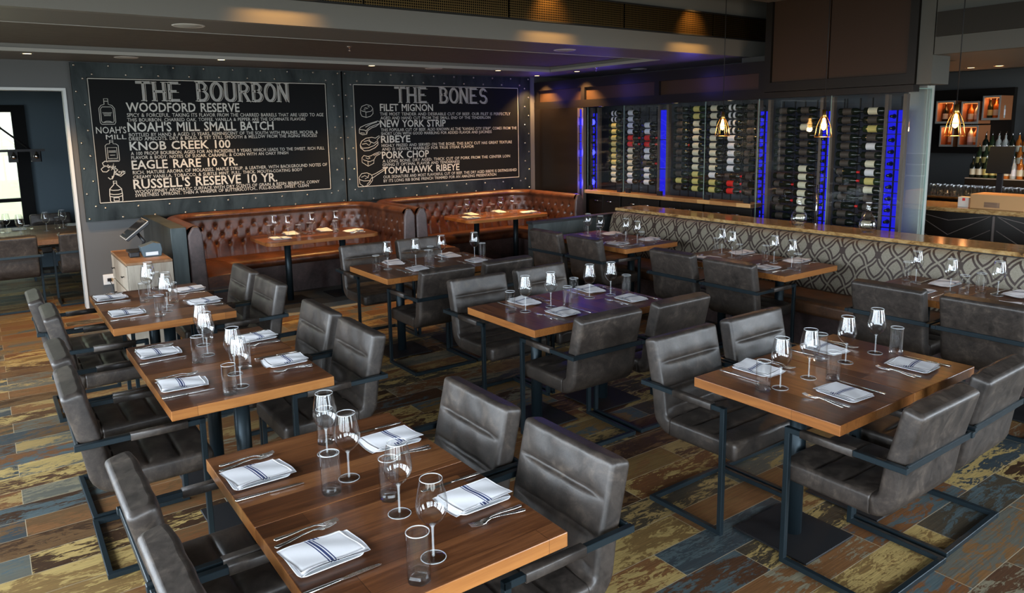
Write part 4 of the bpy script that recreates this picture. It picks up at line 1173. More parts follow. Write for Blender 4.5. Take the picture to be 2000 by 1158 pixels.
# private room table
t = thing('long_table', 'long dark plank table in the private room beyond the doorway', 'table', (0.2, 11.05, 0))
mb = MB(); mb.bb(-2.0, 2.2, -0.85, 0.85, 0.70, ZT); obj('tabletop', bevelled(mb.mesh('tabletop'), 0.004), 'oak_top', t)
for x in (-1.5, 1.7):
    mb = MB(); mb.bb(x - 0.05, x + 0.05, -0.6, 0.6, 0.0, 0.699); obj('leg_frame', mb, 'black_metal', t)

# ------------------------------------------------------------------ tableware
def wineglass():
    t = thing('wine_glass', '', 'wine glass')
    mb = MB()
    mb.lathe([(0.0045, 0.102), (0.012, 0.105), (0.026, 0.115), (0.038, 0.13), (0.045, 0.148), (0.0465, 0.162), (0.0445, 0.18), (0.040, 0.205), (0.0355, 0.228), (0.0325, 0.243)], 28)
    b = obj('bowl', mb, 'goblet_glass', t)
    mb = MB(); mb.lathe([(0.0331, 0.242), (0.0333, 0.2436), (0.0325, 0.2446), (0.0317, 0.2436), (0.0319, 0.242)], 28); obj('rim', mb, 'rim_glint_glass', b)
    mb = MB(); mb.lathe([(0.0, 0.002), (0.0042, 0.006), (0.0034, 0.03), (0.0032, 0.07), (0.0042, 0.095), (0.009, 0.1025), (0.0, 0.104)], 12); obj('stem', mb, 'stem_glint_glass', t)
    mb = MB(); mb.lathe([(0.0, 0.0), (0.036, 0.0), (0.0375, 0.0012), (0.036, 0.0024), (0.014, 0.0045), (0.004, 0.009), (0.0, 0.009)], 28); f_ = obj('foot', mb, 'foot_glass', t)
    mb = MB(); mb.lathe([(0.0358, 0.0004), (0.0378, 0.0012), (0.0358, 0.0027), (0.0352, 0.0015), (0.0358, 0.0004)], 28); obj('foot_rim', mb, 'rim_glint_glass', f_)
    return t
def tumbler():
    t = thing('water_tumbler', '', 'tumbler')
    mb = MB(); mb.lathe([(0.0325, 0.016), (0.033, 0.06), (0.0335, 0.142)], 24)
    
    b = obj('wall', mb, 'goblet_glass', t)
    mb = MB(); mb.lathe([(0.0335, 0.1415), (0.0338, 0.143), (0.0323, 0.1442), (0.0308, 0.143), (0.0311, 0.1415)], 24); obj('rim', mb, 'rim_glint_glass', b)
    prof = [(0.0, 0.004), (0.018, 0.0), (0.031, 0.0), (0.0325, 0.004), (0.0325, 0.016), (0.0297, 0.024), (0.02, 0.02), (0.0, 0.026)]
    mb = MB(); seg = 24
    rings = [[(r * (1 + 0.05 * math.cos(6 * 2 * PI * k / seg) * (r > 0.015)) * math.cos(2 * PI * k / seg), r * (1 + 0.05 * math.cos(6 * 2 * PI * k / seg) * (r > 0.015)) * math.sin(2 * PI * k / seg), z) for k in range(seg)] for r, z in prof]
    mb.loft(rings, False, False); obj('base', mb, 'solid_glass', t)
    return t
def plate():
    t = thing('bread_plate', '', 'plate')
    def rr_(hx, hy, r, z):
        return [(a, b, z) for a, b in [(p[0], p[1]) for p in _rr(hx, hy, r)]]
    mb = MB()
    mb.loft([rr_(0.07, 0.058, 0.015, 0.0), rr_(0.098, 0.082, 0.022, 0.009), rr_(0.1, 0.084, 0.023, 0.0115), rr_(0.097, 0.081, 0.021, 0.0115), rr_(0.072, 0.06, 0.016, 0.004)], True, True)
    obj('dish', mb, 'porcelain', t)
    return t
def _rr(hx, hy, r, n=5):
    out = []
    for a, b, a0 in ((hx - r, hy - r, 0), (-hx + r, hy - r, 90), (-hx + r, -hy + r, 180), (hx - r, -hy + r, 270)):
        for i in range(n + 1): q = math.radians(a0 + 90 * i / n); out.append((a + r * math.cos(q), b + r * math.sin(q)))
    return out
def napkin():
    t = thing('folded_napkin', '', 'napkin')
    lays = [(0.008, 0.106, 0.074, 0.0072, 0.0), (-0.004, 0.098, 0.070, 0.0122, 0.6)]
    nx, ny = 26, 14
    for li, (dx, hx, hy, z0, ph) in enumerate(lays):
        vs, fs, uv = [], [], []
        for sd in (0, 1):
            for i in range(nx + 1):
                for j in range(ny + 1):
                    u, v = i / nx, j / ny
                    x = -hx + 2 * hx * u + dx + 0.006 * math.sin(v * 3 + ph * 2) ; y = -hy + 2 * hy * v + 0.004 * math.sin(u * 5 + ph)
                    z = z0 + 0.0026 * math.sin(u * 4.2 + ph) * (0.4 + v) + 0.0014 * math.sin(v * 7 + u * 6 + ph)
                    if u > 0.72: z -= 0.02 * (u - 0.72) ** 1.2 * (1 if li == 0 else 0.35)
                    if u < 0.12 and li == 0: z -= 0.04 * (0.12 - u)
                    ez = min(u, 1 - u, v, 1 - v)
                    th = 0.0022 * min(1, ez / 0.05 + 0.15)
                    vs.append((x, y, z + (th if sd else -th))); uv.append((u, v))
        o = (nx + 1) * (ny + 1)
        for i in range(nx):
            for j in range(ny):
                a = i * (ny + 1) + j; q = (a, a + 1, a + ny + 2, a + ny + 1)
                fs.append(q); fs.append(tuple(o + k for k in q[::-1]))
        bd = [i * (ny + 1) for i in range(nx + 1)] + [nx * (ny + 1) + j for j in range(1, ny + 1)] + [i * (ny + 1) + ny for i in range(nx - 1, -1, -1)] + [j for j in range(ny - 1, 0, -1)]
        for k in range(len(bd)):
            a, b = bd[k], bd[(k + 1) % len(bd)]; fs.append((b, a, a + o, b + o))
        me = bpy.data.meshes.new('fold'); me.from_pydata(vs, [], fs)
        ul = me.uv_layers.new(name='UVMap')
        for l in me.loops: ul.data[l.index].uv = uv[l.vertex_index]
        me.polygons.foreach_set('use_smooth', [True] * len(me.polygons)); me.update()
        obj('cloth_fold', me, 'napkin_cloth', t)
    return t
def strip(mb, rows, smooth=True):
    """rows: (x, y_half, z, thick)"""
    rings = [[(x - 0.0, -w, z), (x, -w * 0.6, z + th), (x, w * 0.6, z + th), (x, w, z), (x, w * 0.6, z - th * 0.4), (x, -w * 0.6, z - th * 0.4)] for x, w, z, th in rows]
    mb.loft(rings, True, smooth)
def fork():
    t = thing('fork', '', 'fork')
    mb = MB()
    strip(mb, [(-0.1, 0.004, 0.003, 0.0015), (-0.095, 0.009, 0.003, 0.002), (-0.06, 0.0075, 0.004, 0.0022), (-0.01, 0.004, 0.0085, 0.0022), (0.025, 0.0032, 0.0095, 0.002), (0.04, 0.006, 0.007, 0.0014), (0.05, 0.0115, 0.004, 0.001), (0.06, 0.012, 0.0035, 0.001)])
    obj('handle', mb, 'silver', t)
    mb = MB()
    for k in (-1.5, -0.5, 0.5, 1.5):
        y = k * 0.0064
        mb.loft([[(x, y - w, z), (x, y + w, z), (x, y + w, z + 0.0018), (x, y - w, z + 0.0018)] for x, w, z in ((0.058, 0.0022, 0.0028), (0.08, 0.0019, 0.003), (0.1, 0.0012, 0.007))], True, False)
    obj('tines', mb, 'silver', t)
    return t
def knife():
    t = thing('table_knife', '', 'knife')
    mb = MB(); strip(mb, [(-0.115, 0.004, 0.004, 0.003), (-0.11, 0.007, 0.004, 0.0038), (-0.06, 0.0065, 0.004, 0.0036), (-0.01, 0.005, 0.004, 0.0032), (0.0, 0.004, 0.004, 0.0026)]); obj('handle', mb, 'silver', t)
    mb = MB(); mb.loft([[(x, a, 0.003), (x, b, 0.0035), (x, b, 0.0045), (x, a, 0.0055)] for x, a, b in ((0.0, -0.004, 0.005), (0.03, -0.006, 0.0085), (0.09, -0.006, 0.008), (0.112, -0.005, 0.003), (0.117, -0.004, -0.0035))], True, False); obj('blade', mb, 'silver', t)
    return t
PW, PTU, PPL, PNA, PFO, PKN = [Proto(f) for f in (wineglass, tumbler, plate, napkin, fork, knife)]
rn = random.Random(5)
FACE = {'E': 0.0, 'N': PI / 2, 'W': PI, 'S': -PI / 2}      # direction the diner looks
def setting(T, seat, plate_xy, look, wine=None, tumb=None, fk=True, kn=True, n_w=True, n_t=True):
    a = FACE[look]; fx, fy = math.cos(a), math.sin(a); rx, ry = fy, -fx
    px, py = plate_xy
    def at(r, f): return (px + rx * r + fx * f, py + ry * r + fy * f)
    nm = TN[T]
    ja = rn.uniform(-0.08, 0.08)
    # plate long side runs away from the diner (local x = look direction)
    PPL.place((px, py, ZT), a + ja, 'square white bread plate, %s of %s' % (seat, nm), 'white bread plates')
    PNA.place((px, py, ZT + 0.0085), a + ja + rn.uniform(-0.12, 0.12), 'navy striped white napkin, %s of %s' % (seat, nm), 'white napkins with navy stripes')
    if fk:
        for q, (dr, da) in enumerate(((-0.135, 0.10), (-0.155, -0.07))):
            x, y = at(dr, 0.0 + 0.01 * q)
            PFO.place((x, y, ZT + 0.0005 + 0.004 * q), a + da + rn.uniform(-0.04, 0.04), 'silver %s fork, %s of %s' % (('outer', 'inner')[1 - q], seat, nm), 'silver forks')
    if kn:
        x, y = at(0.145, 0.0)
        PKN.place((x, y, ZT), a + rn.uniform(-0.06, 0.06), 'silver table knife, %s of %s' % (seat, nm), 'silver table knives')
    if wine is None: wine = at(0.13, 0.26)
    if tumb is None: tumb = at(0.19, 0.17)
    if n_w: PW.place((wine[0], wine[1], ZT), rn.uniform(0, 6), 'clear stemmed wine glass, %s of %s' % (seat, nm), 'stemmed wine glasses')
    if n_t: PTU.place((tumb[0], tumb[1], ZT), rn.uniform(0, 6), 'clear straight water tumbler, %s of %s' % (seat, nm), 'water tumblers')
L_ = ('left side near seat', 'left side far seat', 'right side near seat', 'right side far seat')
setting('T1', L_[0], (0.69, 1.93), 'E', (0.945, 1.73), (0.86, 1.66)); setting('T1', L_[1], (0.69, 2.55), 'E', (0.95, 2.34), (0.86, 2.28))
setting('T1', L_[2], (1.22, 1.94), 'W', (0.98, 2.01), (1.0, 2.12)); setting('T1', L_[3], (1.21, 2.53), 'W', (0.965, 2.58), (1.0, 2.68))
setting('T2', L_[0], (0.69, 3.75), 'E', (0.92, 3.56), (0.85, 3.49)); setting('T2', L_[1], (0.70, 4.39), 'E', (0.92, 4.2), (0.85, 4.10))
setting('T2', L_[2], (1.22, 3.80), 'W', (0.95, 3.77), (1.02, 3.84)); setting('T2', L_[3], (1.24, 4.36), 'W', (0.95, 4.42), (1.0, 4.55))
setting('T3', L_[0], (0.71, 5.53), 'E', (0.95, 5.44), (0.89, 5.34)); setting('T3', L_[1], (0.69, 6.15), 'E', (0.93, 5.99), (0.88, 5.87))
setting('T3', L_[2], (1.23, 5.57), 'W', (0.99, 5.62), (1.05, 5.73)); setting('T3', L_[3], (1.24, 6.08), 'W', (0.97, 6.17), (1.03, 6.27))
M_ = ('near side left seat', 'near side right seat', 'far side left seat', 'far side right seat')
setting('T4', M_[0], (3.04, 5.67), 'N', (3.12, 5.85), (3.21, 5.79)); setting('T4', M_[1], (3.66, 5.67), 'N', (3.76, 5.86), (3.87, 5.78) if 0 else (3.81, 5.80))
setting('T4', M_[2], (3.01, 6.08), 'S', (2.85, 5.87), (2.72, 5.83)); setting('T4', M_[3], (3.61, 6.08), 'S', (3.42, 5.90), (3.33, 5.95))
setting('T5', M_[0], (3.04, 3.67), 'N', (3.09, 3.86), (3.18, 3.79)); setting('T5', M_[1], (3.67, 3.67), 'N', (3.66, 3.87), (3.77, 3.82))
setting('T5', M_[2], (3.02, 4.08), 'S', (2.88, 3.87), (2.79, 3.92)); setting('T5', M_[3], (3.64, 4.08), 'S', (3.48, 3.9), (3.40, 3.98))
setting('T6', M_[0], (3.08, 1.72), 'N', (3.16, 1.95), (3.22, 1.86)); setting('T6', M_[1], (3.71, 1.72), 'N', (3.79, 1.96), (3.87, 1.89))
setting('T6', M_[2], (3.06, 2.17), 'S', (2.93, 1.95), (2.84, 1.98)); setting('T6', M_[3], (3.63, 2.16), 'S', (3.52, 1.97), (3.45, 2.07))
Q_ = ('chair side left seat', 'chair side right seat', 'bench side left seat', 'bench side right seat')
setting('T7', Q_[0], (5.35, 6.16), 'E', (5.53, 6.02), (5.45, 5.95)); setting('T7', Q_[1], (5.34, 5.54), 'E', (5.50, 5.42), (5.48, 5.34))
setting('T7', Q_[2], (5.80, 6.12), 'W', (5.57, 6.27), (5.62, 6.36)); setting('T7', Q_[3], (5.80, 5.53), 'W', (5.57, 5.66), (5.66, 5.76))
setting('T8', Q_[0], (5.36, 4.38), 'E', (5.58, 4.28), (5.55, 4.18)); setting('T8', Q_[1], (5.37, 3.76), 'E', (5.54, 3.63), (5.50, 3.55))
setting('T8', Q_[2], (5.84, 4.36), 'W', (5.66, 4.46), (5.70, 4.56)); setting('T8', Q_[3], (5.85, 3.78), 'W', (5.65, 3.88), (5.67, 3.98))
setting('T9', Q_[0], (5.42, 2.52), 'E', (5.6, 2.38), (5.58, 2.28)); setting('T9', Q_[1], (5.44, 1.95), 'E', (5.62, 1.78), (5.6, 1.7))
setting('T9', Q_[2], (5.84, 2.52), 'W', (5.76, 2.70), (5.80, 2.79)); setting('T9', Q_[3], (5.86, 2.02), 'W', (5.75, 2.13), (5.75, 2.24))
R_ = ('front left place', 'front right place', 'back left place', 'back right place')
setting('B1', R_[0], (2.72, 8.36), 'E', (2.87, 8.52), (2.95, 8.4), kn=False); setting('B1', R_[1], (3.64, 8.4), 'W', (3.5, 8.6), (3.44, 8.48), kn=False)
setting('B1', R_[2], (2.95, 8.68), 'S', (2.75, 8.64), (2.68, 8.6), kn=False); setting('B1', R_[3], (3.38, 8.70), 'S', (3.2, 8.62), (3.12, 8.5), kn=False)
setting('B2', R_[0], (5.42, 8.52), 'E', (5.6, 8.56), (5.7, 8.5), kn=False); setting('B2', R_[1], (6.42, 8.52), 'W', (6.28, 8.74), (6.24, 8.6), kn=False)
setting('B2', R_[2], (5.64, 8.86), 'S', (5.5, 8.74), (5.42, 8.8), kn=False); setting('B2', R_[3], (6.12, 8.86), 'S', (6.02, 8.66), (5.95, 8.76), kn=False)
for i, (x, y, s_) in enumerate(((0.20, 10.5, 'near side left place'), (0.85, 10.5, 'near side right place'))):
    setting('TP', s_, (x, y), 'N', kn=False)
for i, (x, y, s_) in enumerate(((0.33, 11.55, 'far side left place'), (0.95, 11.6, 'far side right place'))):
    setting('TP', s_, (x, y), 'S', kn=False)
# more glasses standing on the private table
for x, y, w in ((0.33, 11.05, 'beside the doorway end of the row'), (0.62, 11.15, 'behind the first of the row')):
    PW.place((x, y, ZT), 0, 'stemmed wine glass mid private table, %s' % w, 'stemmed wine glasses')

# decanters on the ledge
def decanter():
    t = thing('wine_decanter', '', 'decanter')
    mb = MB(); mb.lathe([(0.03, 0.002), (0.045, 0.004), (0.068, 0.03), (0.078, 0.06), (0.072, 0.1), (0.05, 0.145), (0.03, 0.175), (0.02, 0.2), (0.0175, 0.225), (0.022, 0.262), (0.027, 0.272)], 26); b = obj('body', mb, 'goblet_glass', t)
    mb = MB(); mb.lathe([(0.0, 0.0), (0.045, 0.0), (0.047, 0.004), (0.03, 0.009), (0.0, 0.013)], 24); obj('base', mb, 'solid_glass', t)
    mb = MB(); mb.lathe([(0.0215, 0.218), (0.0225, 0.222), (0.0215, 0.226), (0.018, 0.222)], 20); obj('neck_ring', mb, 'rim_glint_glass', b)
    mb = MB(); mb.lathe([(0.0265, 0.271), (0.028, 0.2745), (0.0265, 0.277), (0.025, 0.2745), (0.0265, 0.271)], 22); obj('mouth_rim', mb, 'rim_glint_glass', b)
    return t
PD = Proto(decanter)
PD.place((6.62, 4.28, 0.975), 0, 'round clear glass wine decanter on the stone ledge, left one of two', 'decanters on the ledge')
PD.place((6.64, 3.58, 0.975), 0, 'round clear glass wine decanter on the stone ledge, right one of two', 'decanters on the ledge')

# ------------------------------------------------------------------ drawer cabinet, terminal, printer, outlet
t = thing('drawer_cabinet', 'pale grey oak drawer cabinet with brown top beside the booth', 'cabinet', (1.2, 7.98, 0))
mb = MB(); mb.bb(-0.185, 0.2, -0.47, 0.47, 0.0, 0.775); obj('body', bevelled(mb.mesh('body'), 0.002, 1), 'grey_oak', t)
mb = MB(); mb.bb(-0.2, 0.2, -0.475, 0.475, 0.776, 0.80); obj('top', bevelled(mb.mesh('top'), 0.003, 1), 'oak_top', t)
for z0, z1 in ((0.04, 0.27), (0.285, 0.52), (0.535, 0.765)):
    mb = MB(); mb.bb(-0.2, -0.186, -0.465, 0.465, z0, z1); d = obj('drawer', bevelled(mb.mesh('drawer'), 0.002, 1), 'grey_oak', t)
    for y in (-0.3, 0.3):
        mb = MB(); mb.tube([(-0.2, y, (z0 + z1) / 2), (-0.222, y, (z0 + z1) / 2)], 0.005, 8); mb.tube([(-0.222, y - 0.03, (z0 + z1) / 2), (-0.222, y + 0.03, (z0 + z1) / 2)], 0.006, 8)
        obj('knob', mb, 'black_metal', d)
t = thing('sales_terminal', 'black touch screen terminal tilted on its stand on the drawer cabinet', 'terminal', (1.22, 8.22, 0.80))
mb = MB(); mb.bb(-0.1, 0.1, -0.1, 0.1, 0, 0.02); mb.tube([(0.04, 0, 0.02), (0.06, 0, 0.1), (0.0, 0, 0.2)], 0.016, 10); obj('stand', mb, 'black_plastic', t)
R_sc = Matrix.Rotation(math.radians(52), 3, 'Y')
def scr(c, d): mb = MB(); mb.box(R_sc @ Vector(c) + Vector((-0.02, 0, 0.235)), d, R_sc); return mb
obj('housing', bevelled(scr((0.012, 0, 0.0), (0.035, 0.36, 0.27)).mesh('housing'), 0.006), 'black_plastic', t)
obj('screen', scr((-0.007, 0, 0.0), (0.003, 0.33, 0.24)), 'screen', t)
obj('bezel', bevelled(scr((0.0, 0, 0), (0.008, 0.365, 0.275)).mesh('bezel'), 0.003, 1), 'speaker_grille', t)
t = thing('receipt_printer', 'small slate coloured receipt printer on the drawer cabinet', 'printer', (1.27, 7.86, 0.8))
mb = MB(); mb.loft([[(x, y, z) for x, z in ((-0.07, 0), (0.09, 0), (0.1, 0.06), (0.09, 0.12), (0.03, 0.135), (-0.09, 0.1))] for y in (-0.07, 0.07)], True, False)
obj('body', bevelled(mb.mesh('body'), 0.006), 'grey_plastic', t)
mb = MB(); mb.bb(-0.05, 0.06, -0.0725, -0.07, 0.012, 0.045); obj('printed_label', mb, 'label_white', t)
mb = MB(); mb.box((-0.14, 0.03, 0.025), (0.09, 0.1, 0.05)); obj('card_reader', bevelled(mb.mesh('card_reader'), 0.008), 'black_plastic', t)
t = thing('power_outlet', 'white wall outlet with a black plug between doorway and cabinet', 'outlet', (1.09, 9.6, 0.31))
mb = MB(); mb.bb(-0.06, 0.06, -0.008, 0, -0.06, 0.06); obj('plate', bevelled(mb.mesh('plate'), 0.002, 1), 'white_plastic', t)
mb = MB(); mb.bb(-0.02, 0.02, -0.04, -0.0085, -0.02, 0.015); mb.tube([(0, -0.04, -0.01), (0.02, -0.07, -0.06), (0.05, -0.06, -0.2), (0.06, -0.04, -0.3)], 0.004, 6); obj('plug', mb, 'black_plastic', t)

# ------------------------------------------------------------------ ceiling fittings
def dlight():
    t = thing('recessed_downlight', '', 'downlight')
    mb = MB(); mb.lathe([(0.038, -0.0005), (0.056, -0.003), (0.06, -0.0005)], 24); obj('trim_ring', mb, 'chrome', t)
    mb = MB(); mb.lathe([(0.0, -0.0012), (0.038, -0.0008)], 20); obj('lens', mb, 'downlight_glow', t)
    l = bpy.data.lights.new('downlight_lamp', 'SPOT'); l.energy = DL_W; l.color = (1.0, 0.54, 0.18); l.spot_size = math.radians(105); l.spot_blend = 0.7; l.shadow_soft_size = 0.03
    o = bpy.data.objects.new('lamp', l); COL.objects.link(o); o.location = (0, 0, -0.02); o.parent = t
    return t
DL_W = 170
PDL = Proto(dlight)
for i, (x, y, w) in enumerate(((0.50, 8.88, 'above the doorway'), (2.31, 8.72, 'in front of the bourbon board'), (4.13, 8.72, 'before the gap between the boards'), (6.06, 8.72, 'in front of the steak board'), (7.2, 8.35, 'over the wine wall corner'), (7.2, 9.3, 'in the corner beside the steak board'))):
    dl_ = PDL.place((x, y, H), 0, 'small warm recessed downlight %s' % w, 'recessed downlights')
def spk():
    t = thing('ceiling_speaker', '', 'speaker')
    mb = MB(); mb.lathe([(0.095, -0.0005), (0.11, -0.006), (0.118, -0.0005)], 30); obj('rim', mb, 'white_plastic', t)
    mb = MB(); mb.lathe([(0.0, -0.012), (0.06, -0.0095), (0.095, -0.002)], 30); obj('grille', mb, 'speaker_grille', t)
    return t
PS = Proto(spk)
for x, y, w in ((1.39, 6.08, 'left one on the near soffit'), (5.11, 6.12, 'right one on the near soffit'), (1.38, 8.87, 'above the bourbon board'), (5.04, 8.75, 'above the steak board'), (7.75, 7.65, 'beyond the tray near the wine wall')):
    PS.place((x, y, H), 0, 'round pale ceiling speaker, %s' % w, 'ceiling speakers')
def sprk():
    t = thing('fire_sprinkler', '', 'sprinkler')
    mb = MB(); mb.lathe([(0.0, 0.0), (0.03, -0.001), (0.03, -0.006), (0.008, -0.008), (0.006, -0.03), (0.0, -0.03)], 14); obj('body', mb, 'chrome', t)
    mb = MB(); mb.lathe([(0.0, -0.044), (0.016, -0.043), (0.017, -0.045), (0.0, -0.047)], 14); mb.tube([(0.006, 0, -0.03), (0.008, 0, -0.038), (0.002, 0, -0.045)], 0.0015, 6); obj('deflector', mb, 'chrome', t)
    return t
PSK = Proto(sprk)
PSK.place((3.27, 7.43, H + 0.07), 0, 'small chrome fire sprinkler in the middle of the tray ceiling', 'sprinklers')
PSK.place((7.0, 7.72, H), 0, 'small chrome fire sprinkler on the soffit near the wine wall', 'sprinklers')
def pendant():
    t = thing('pendant_lamp', '', 'pendant lamp')
    mb = MB(); mb.tube([(0, 0, 0.17), (0, 0, 1.66)], 0.004, 6); obj('cord', mb, 'black_metal', t)
    mb = MB(); mb.lathe([(0.0, 0.17), (0.018, 0.168), (0.02, 0.12), (0.028, 0.1), (0.022, 0.095), (0.0, 0.095)], 16); obj('socket', mb, 'brass', t)
    mb = MB(); mb.lathe([(0.0, 0.095), (0.012, 0.085), (0.014, 0.06), (0.024, 0.03), (0.026, 0.01), (0.018, -0.015), (0.0, -0.027)], 16); b = obj('bulb', mb, 'warm_bulb', t)
    mb = MB()
    for k in range(6):
        a = 2 * PI * k / 6; c, s = math.cos(a), math.sin(a)
        mb.tube([(r * c, r * s, z) for r, z in ((0.026, 0.1), (0.045, 0.06), (0.062, 0.01), (0.072, -0.06), (0.078, -0.09))], 0.0028, 6)
    for r, z in ((0.078, -0.09), (0.06, 0.015)):
        mb.tube([(r * math.cos(2 * PI * k / 24), r * math.sin(2 * PI * k / 24), z) for k in range(25)], 0.003, 6, False)
    obj('cage', mb, 'brass', t)
    l = bpy.data.lights.new('pendant_light', 'POINT'); l.energy = 7; l.color = (1.0, 0.5, 0.16); l.shadow_soft_size = 0.03
    o = bpy.data.objects.new('lamp', l); COL.objects.link(o); o.location = (0, 0, -0.04); o.parent = t
    return t
PP = Proto(pendant)
for x, y, z, w in ((6.6, 5.24, 1.95, 'left of the three'), (6.6, 4.05, 1.94, 'middle of the three'), (6.6, 2.87, 1.95, 'right of the three')):
    PP.place((x, y, z), 0, 'caged brass pendant lamp with a glowing bulb over the ledge, %s' % w, 'pendant lamps over the ledge')
# warm track heads under the high ceiling, washing the fascia
def track():
    t = thing('spot_lamp', '', 'spot lamp')
    mb = MB(); mb.tube([(0, 0, 0.12), (0, 0, 0.25)], 0.012, 8); mb.tube([(0, -0.01, 0.14), (0, 0.03, 0.02)], 0.04, 16); obj('housing', mb, 'black_metal', t)
    mb = MB(); mb.lathe([(0, 0), (0.033, 0)], 16, (0, 0.032, 0.018)); obj('lens', mb, 'downlight_glow', t)
    l = bpy.data.lights.new('track_light', 'SPOT'); l.energy = 70; l.color = (1.0, 0.5, 0.12); l.spot_size = math.radians(75); l.spot_blend = 1.0; l.shadow_soft_size = 0.05
    o = bpy.data.objects.new('lamp', l); COL.objects.link(o); o.location = (0, 0.035, 0.0); o.rotation_euler = (math.radians(33), 0, 0); o.parent = t
    return t
PTR = Proto(track)
for x, w in ((1.95, 'left of the three by the fascia'), (4.55, 'middle of the three by the fascia'), (6.55, 'right of the three by the fascia')):
    PTR.place((x, 5.38, 3.35), 0, 'black spot lamp aimed down the mesh fascia, %s' % w, 'spot lamps by the fascia')
# small black wall speaker above the doorway
t = thing('wall_speaker', 'black box speaker on the wall above the doorway at the left edge', 'speaker', (-0.1, 9.6, 2.66))
mb = MB(); mb.bb(-0.12, 0.12, -0.16, -0.01, -0.13, 0.1); obj('cabinet', bevelled(mb.mesh('cabinet'), 0.01), 'black_plastic', t)
mb = MB(); mb.bb(-0.03, 0.03, -0.012, 0, -0.05, 0.05); obj('bracket', mb, 'black_metal', t)

# chandelier of the private room
t = thing('bar_chandelier', 'black beam chandelier with clear bulbs in square cages in the private room', 'chandelier', (-0.3, 11.2, 1.80))
mb = MB(); mb.bb(-1.0, 1.0, -0.02, 0.02, -0.02, 0.01); obj('beam', mb, 'black_metal', t)
for s in (-1, 1):
    mb = MB(); mb.tube([(s * 0.85, 0, 0.0), (s * 0.2, 0, 0.62), (s * 0.1, 0, 0.99)], 0.012, 8); obj('stay', mb, 'black_metal', t)
for x in (-0.9, -0.66, 0.66, 0.90):
    mb = MB()
    mb.bb(x - 0.055, x + 0.055, -0.055, -0.045, -0.15, -0.02) ; mb.bb(x - 0.055, x + 0.055, 0.045, 0.055, -0.15, -0.02); mb.bb(x - 0.055, x - 0.045, -0.05, 0.05, -0.15, -0.14); mb.bb(x + 0.045, x + 0.055, -0.055, 0.055, -0.15, -0.02)
    c = obj('cage', mb, 'black_metal', t)
    for v in c.data.vertices: pass
    mb = MB(); mb.lathe([(0.0, -0.02), (0.014, -0.03), (0.016, -0.045), (0.033, -0.07), (0.035, -0.085), (0.025, -0.105), (0.0, -0.115)], 14, (x, -0.075, 0)); obj('bulb', mb, 'chrome', t)

# ------------------------------------------------------------------ concrete column and the bar side
mb = MB(); mb.bb(7.80, 7.95, 3.68, 3.86, 0, 2.34); struct('wall_column', mb, 'concrete')
mb = MB(); mb.bb(XF, 7.72, 3.45, 3.585, 2.335, 3.6); struct('wall_drop', mb, 'drop_grey')
mb = MB(); mb.bb(8.35, 13.2, 6.2, 6.3, 0, 3.6)
struct('wall_bar_end', mb, 'wall_grey')
mb = MB(); mb.bb(12.3, 12.4, -2.4, 6.2, 0, 3.6); struct('wall_bar', mb, 'wall_grey')
# dropped soffit over the bar: fascia with mesh band, lower ceiling beyond
mb = MB(); mb.bb(7.37, 7.45, -2.4, 3.44, 2.6, 3.6); struct('wall_bar_fascia', mb, 'drop_grey')
mb = MB(); mb.bb(7.45, 10.06, -2.4, 3.6, 2.6, 2.7); mb.bb(8.35, 10.06, 3.6, 6.2, 2.6, 2.7); mb.bb(7.72, 8.35, 3.6, 3.66, 2.6, 2.7); mb.bb(10.06, 12.3, -2.4, 6.2, 2.72, 2.8); struct('ceiling_bar', mb, 'soffit_grey')
t = thing('mesh_valance', 'dark mesh band high on the fascia above the bar', 'mesh band', (7.365, 1.8, 2.86))
mb = MB(); mb.bb(-0.03, 0.0, -2.6, 1.62, -0.1, 0.12); obj('mesh_panel', mb, 'dark_mesh', t)
# bar counter
t = thing('bar_counter', 'dark bar front with chevron grooves and a stone top at the right', 'bar counter', (8.6, 2.3, 0))
mb = MB(); mb.bb(0.05, 0.6, -2.6, 2.7, 0, 1.0); obj('front', mb, 'dark_wood', t)
mb = MB(); mb.bb(0.0, 0.65, -2.6, 2.75, 1.0, 1.045); obj('top', bevelled(mb.mesh('top'), 0.005), 'granite', t)
mb = MB()
for k in range(5):
    yc = 1.45 - 0.9 * k
    for z in [0.1 + 0.16 * q for q in range(6)]:
        for s in (-1, 1): bar(mb, (0.046, yc, z), (0.046, yc + s * 0.42, min(z + 0.25, 0.98)), 0.008, 0.006)
    bar(mb, (0.046, yc + 0.45, 0.02), (0.046, yc + 0.45, 0.98), 0.02, 0.02)
obj('chevron_trim', mb, 'rack_wood', t)
t = thing('cardboard_box', 'long brown cardboard carton lying on the bar top', 'box', (8.86, 3.31, 1.0455))
mb = MB(); mb.bb(-0.16, 0.16, -0.26, 0.26, 0, 0.155); obj('carton', bevelled(mb.mesh('carton'), 0.004, 1), 'cardboard', t)
mb = MB(); mb.bb(-0.1602, -0.161, -0.03, 0.12, 0.02, 0.075); obj('print', mb, 'oak_top', t)
t = thing('small_box', 'small white carton on the bar left of the brown one', 'box', (8.80, 3.66, 1.0455))
mb = MB(); mb.bb(-0.05, 0.05, -0.055, 0.055, 0, 0.11); obj('carton', bevelled(mb.mesh('carton'), 0.003, 1), 'white_card', t)
mb = MB(); mb.bb(-0.0512, -0.0502, -0.02, 0.01, 0.07, 0.1); obj('emblem', mb, 'label_red', t)
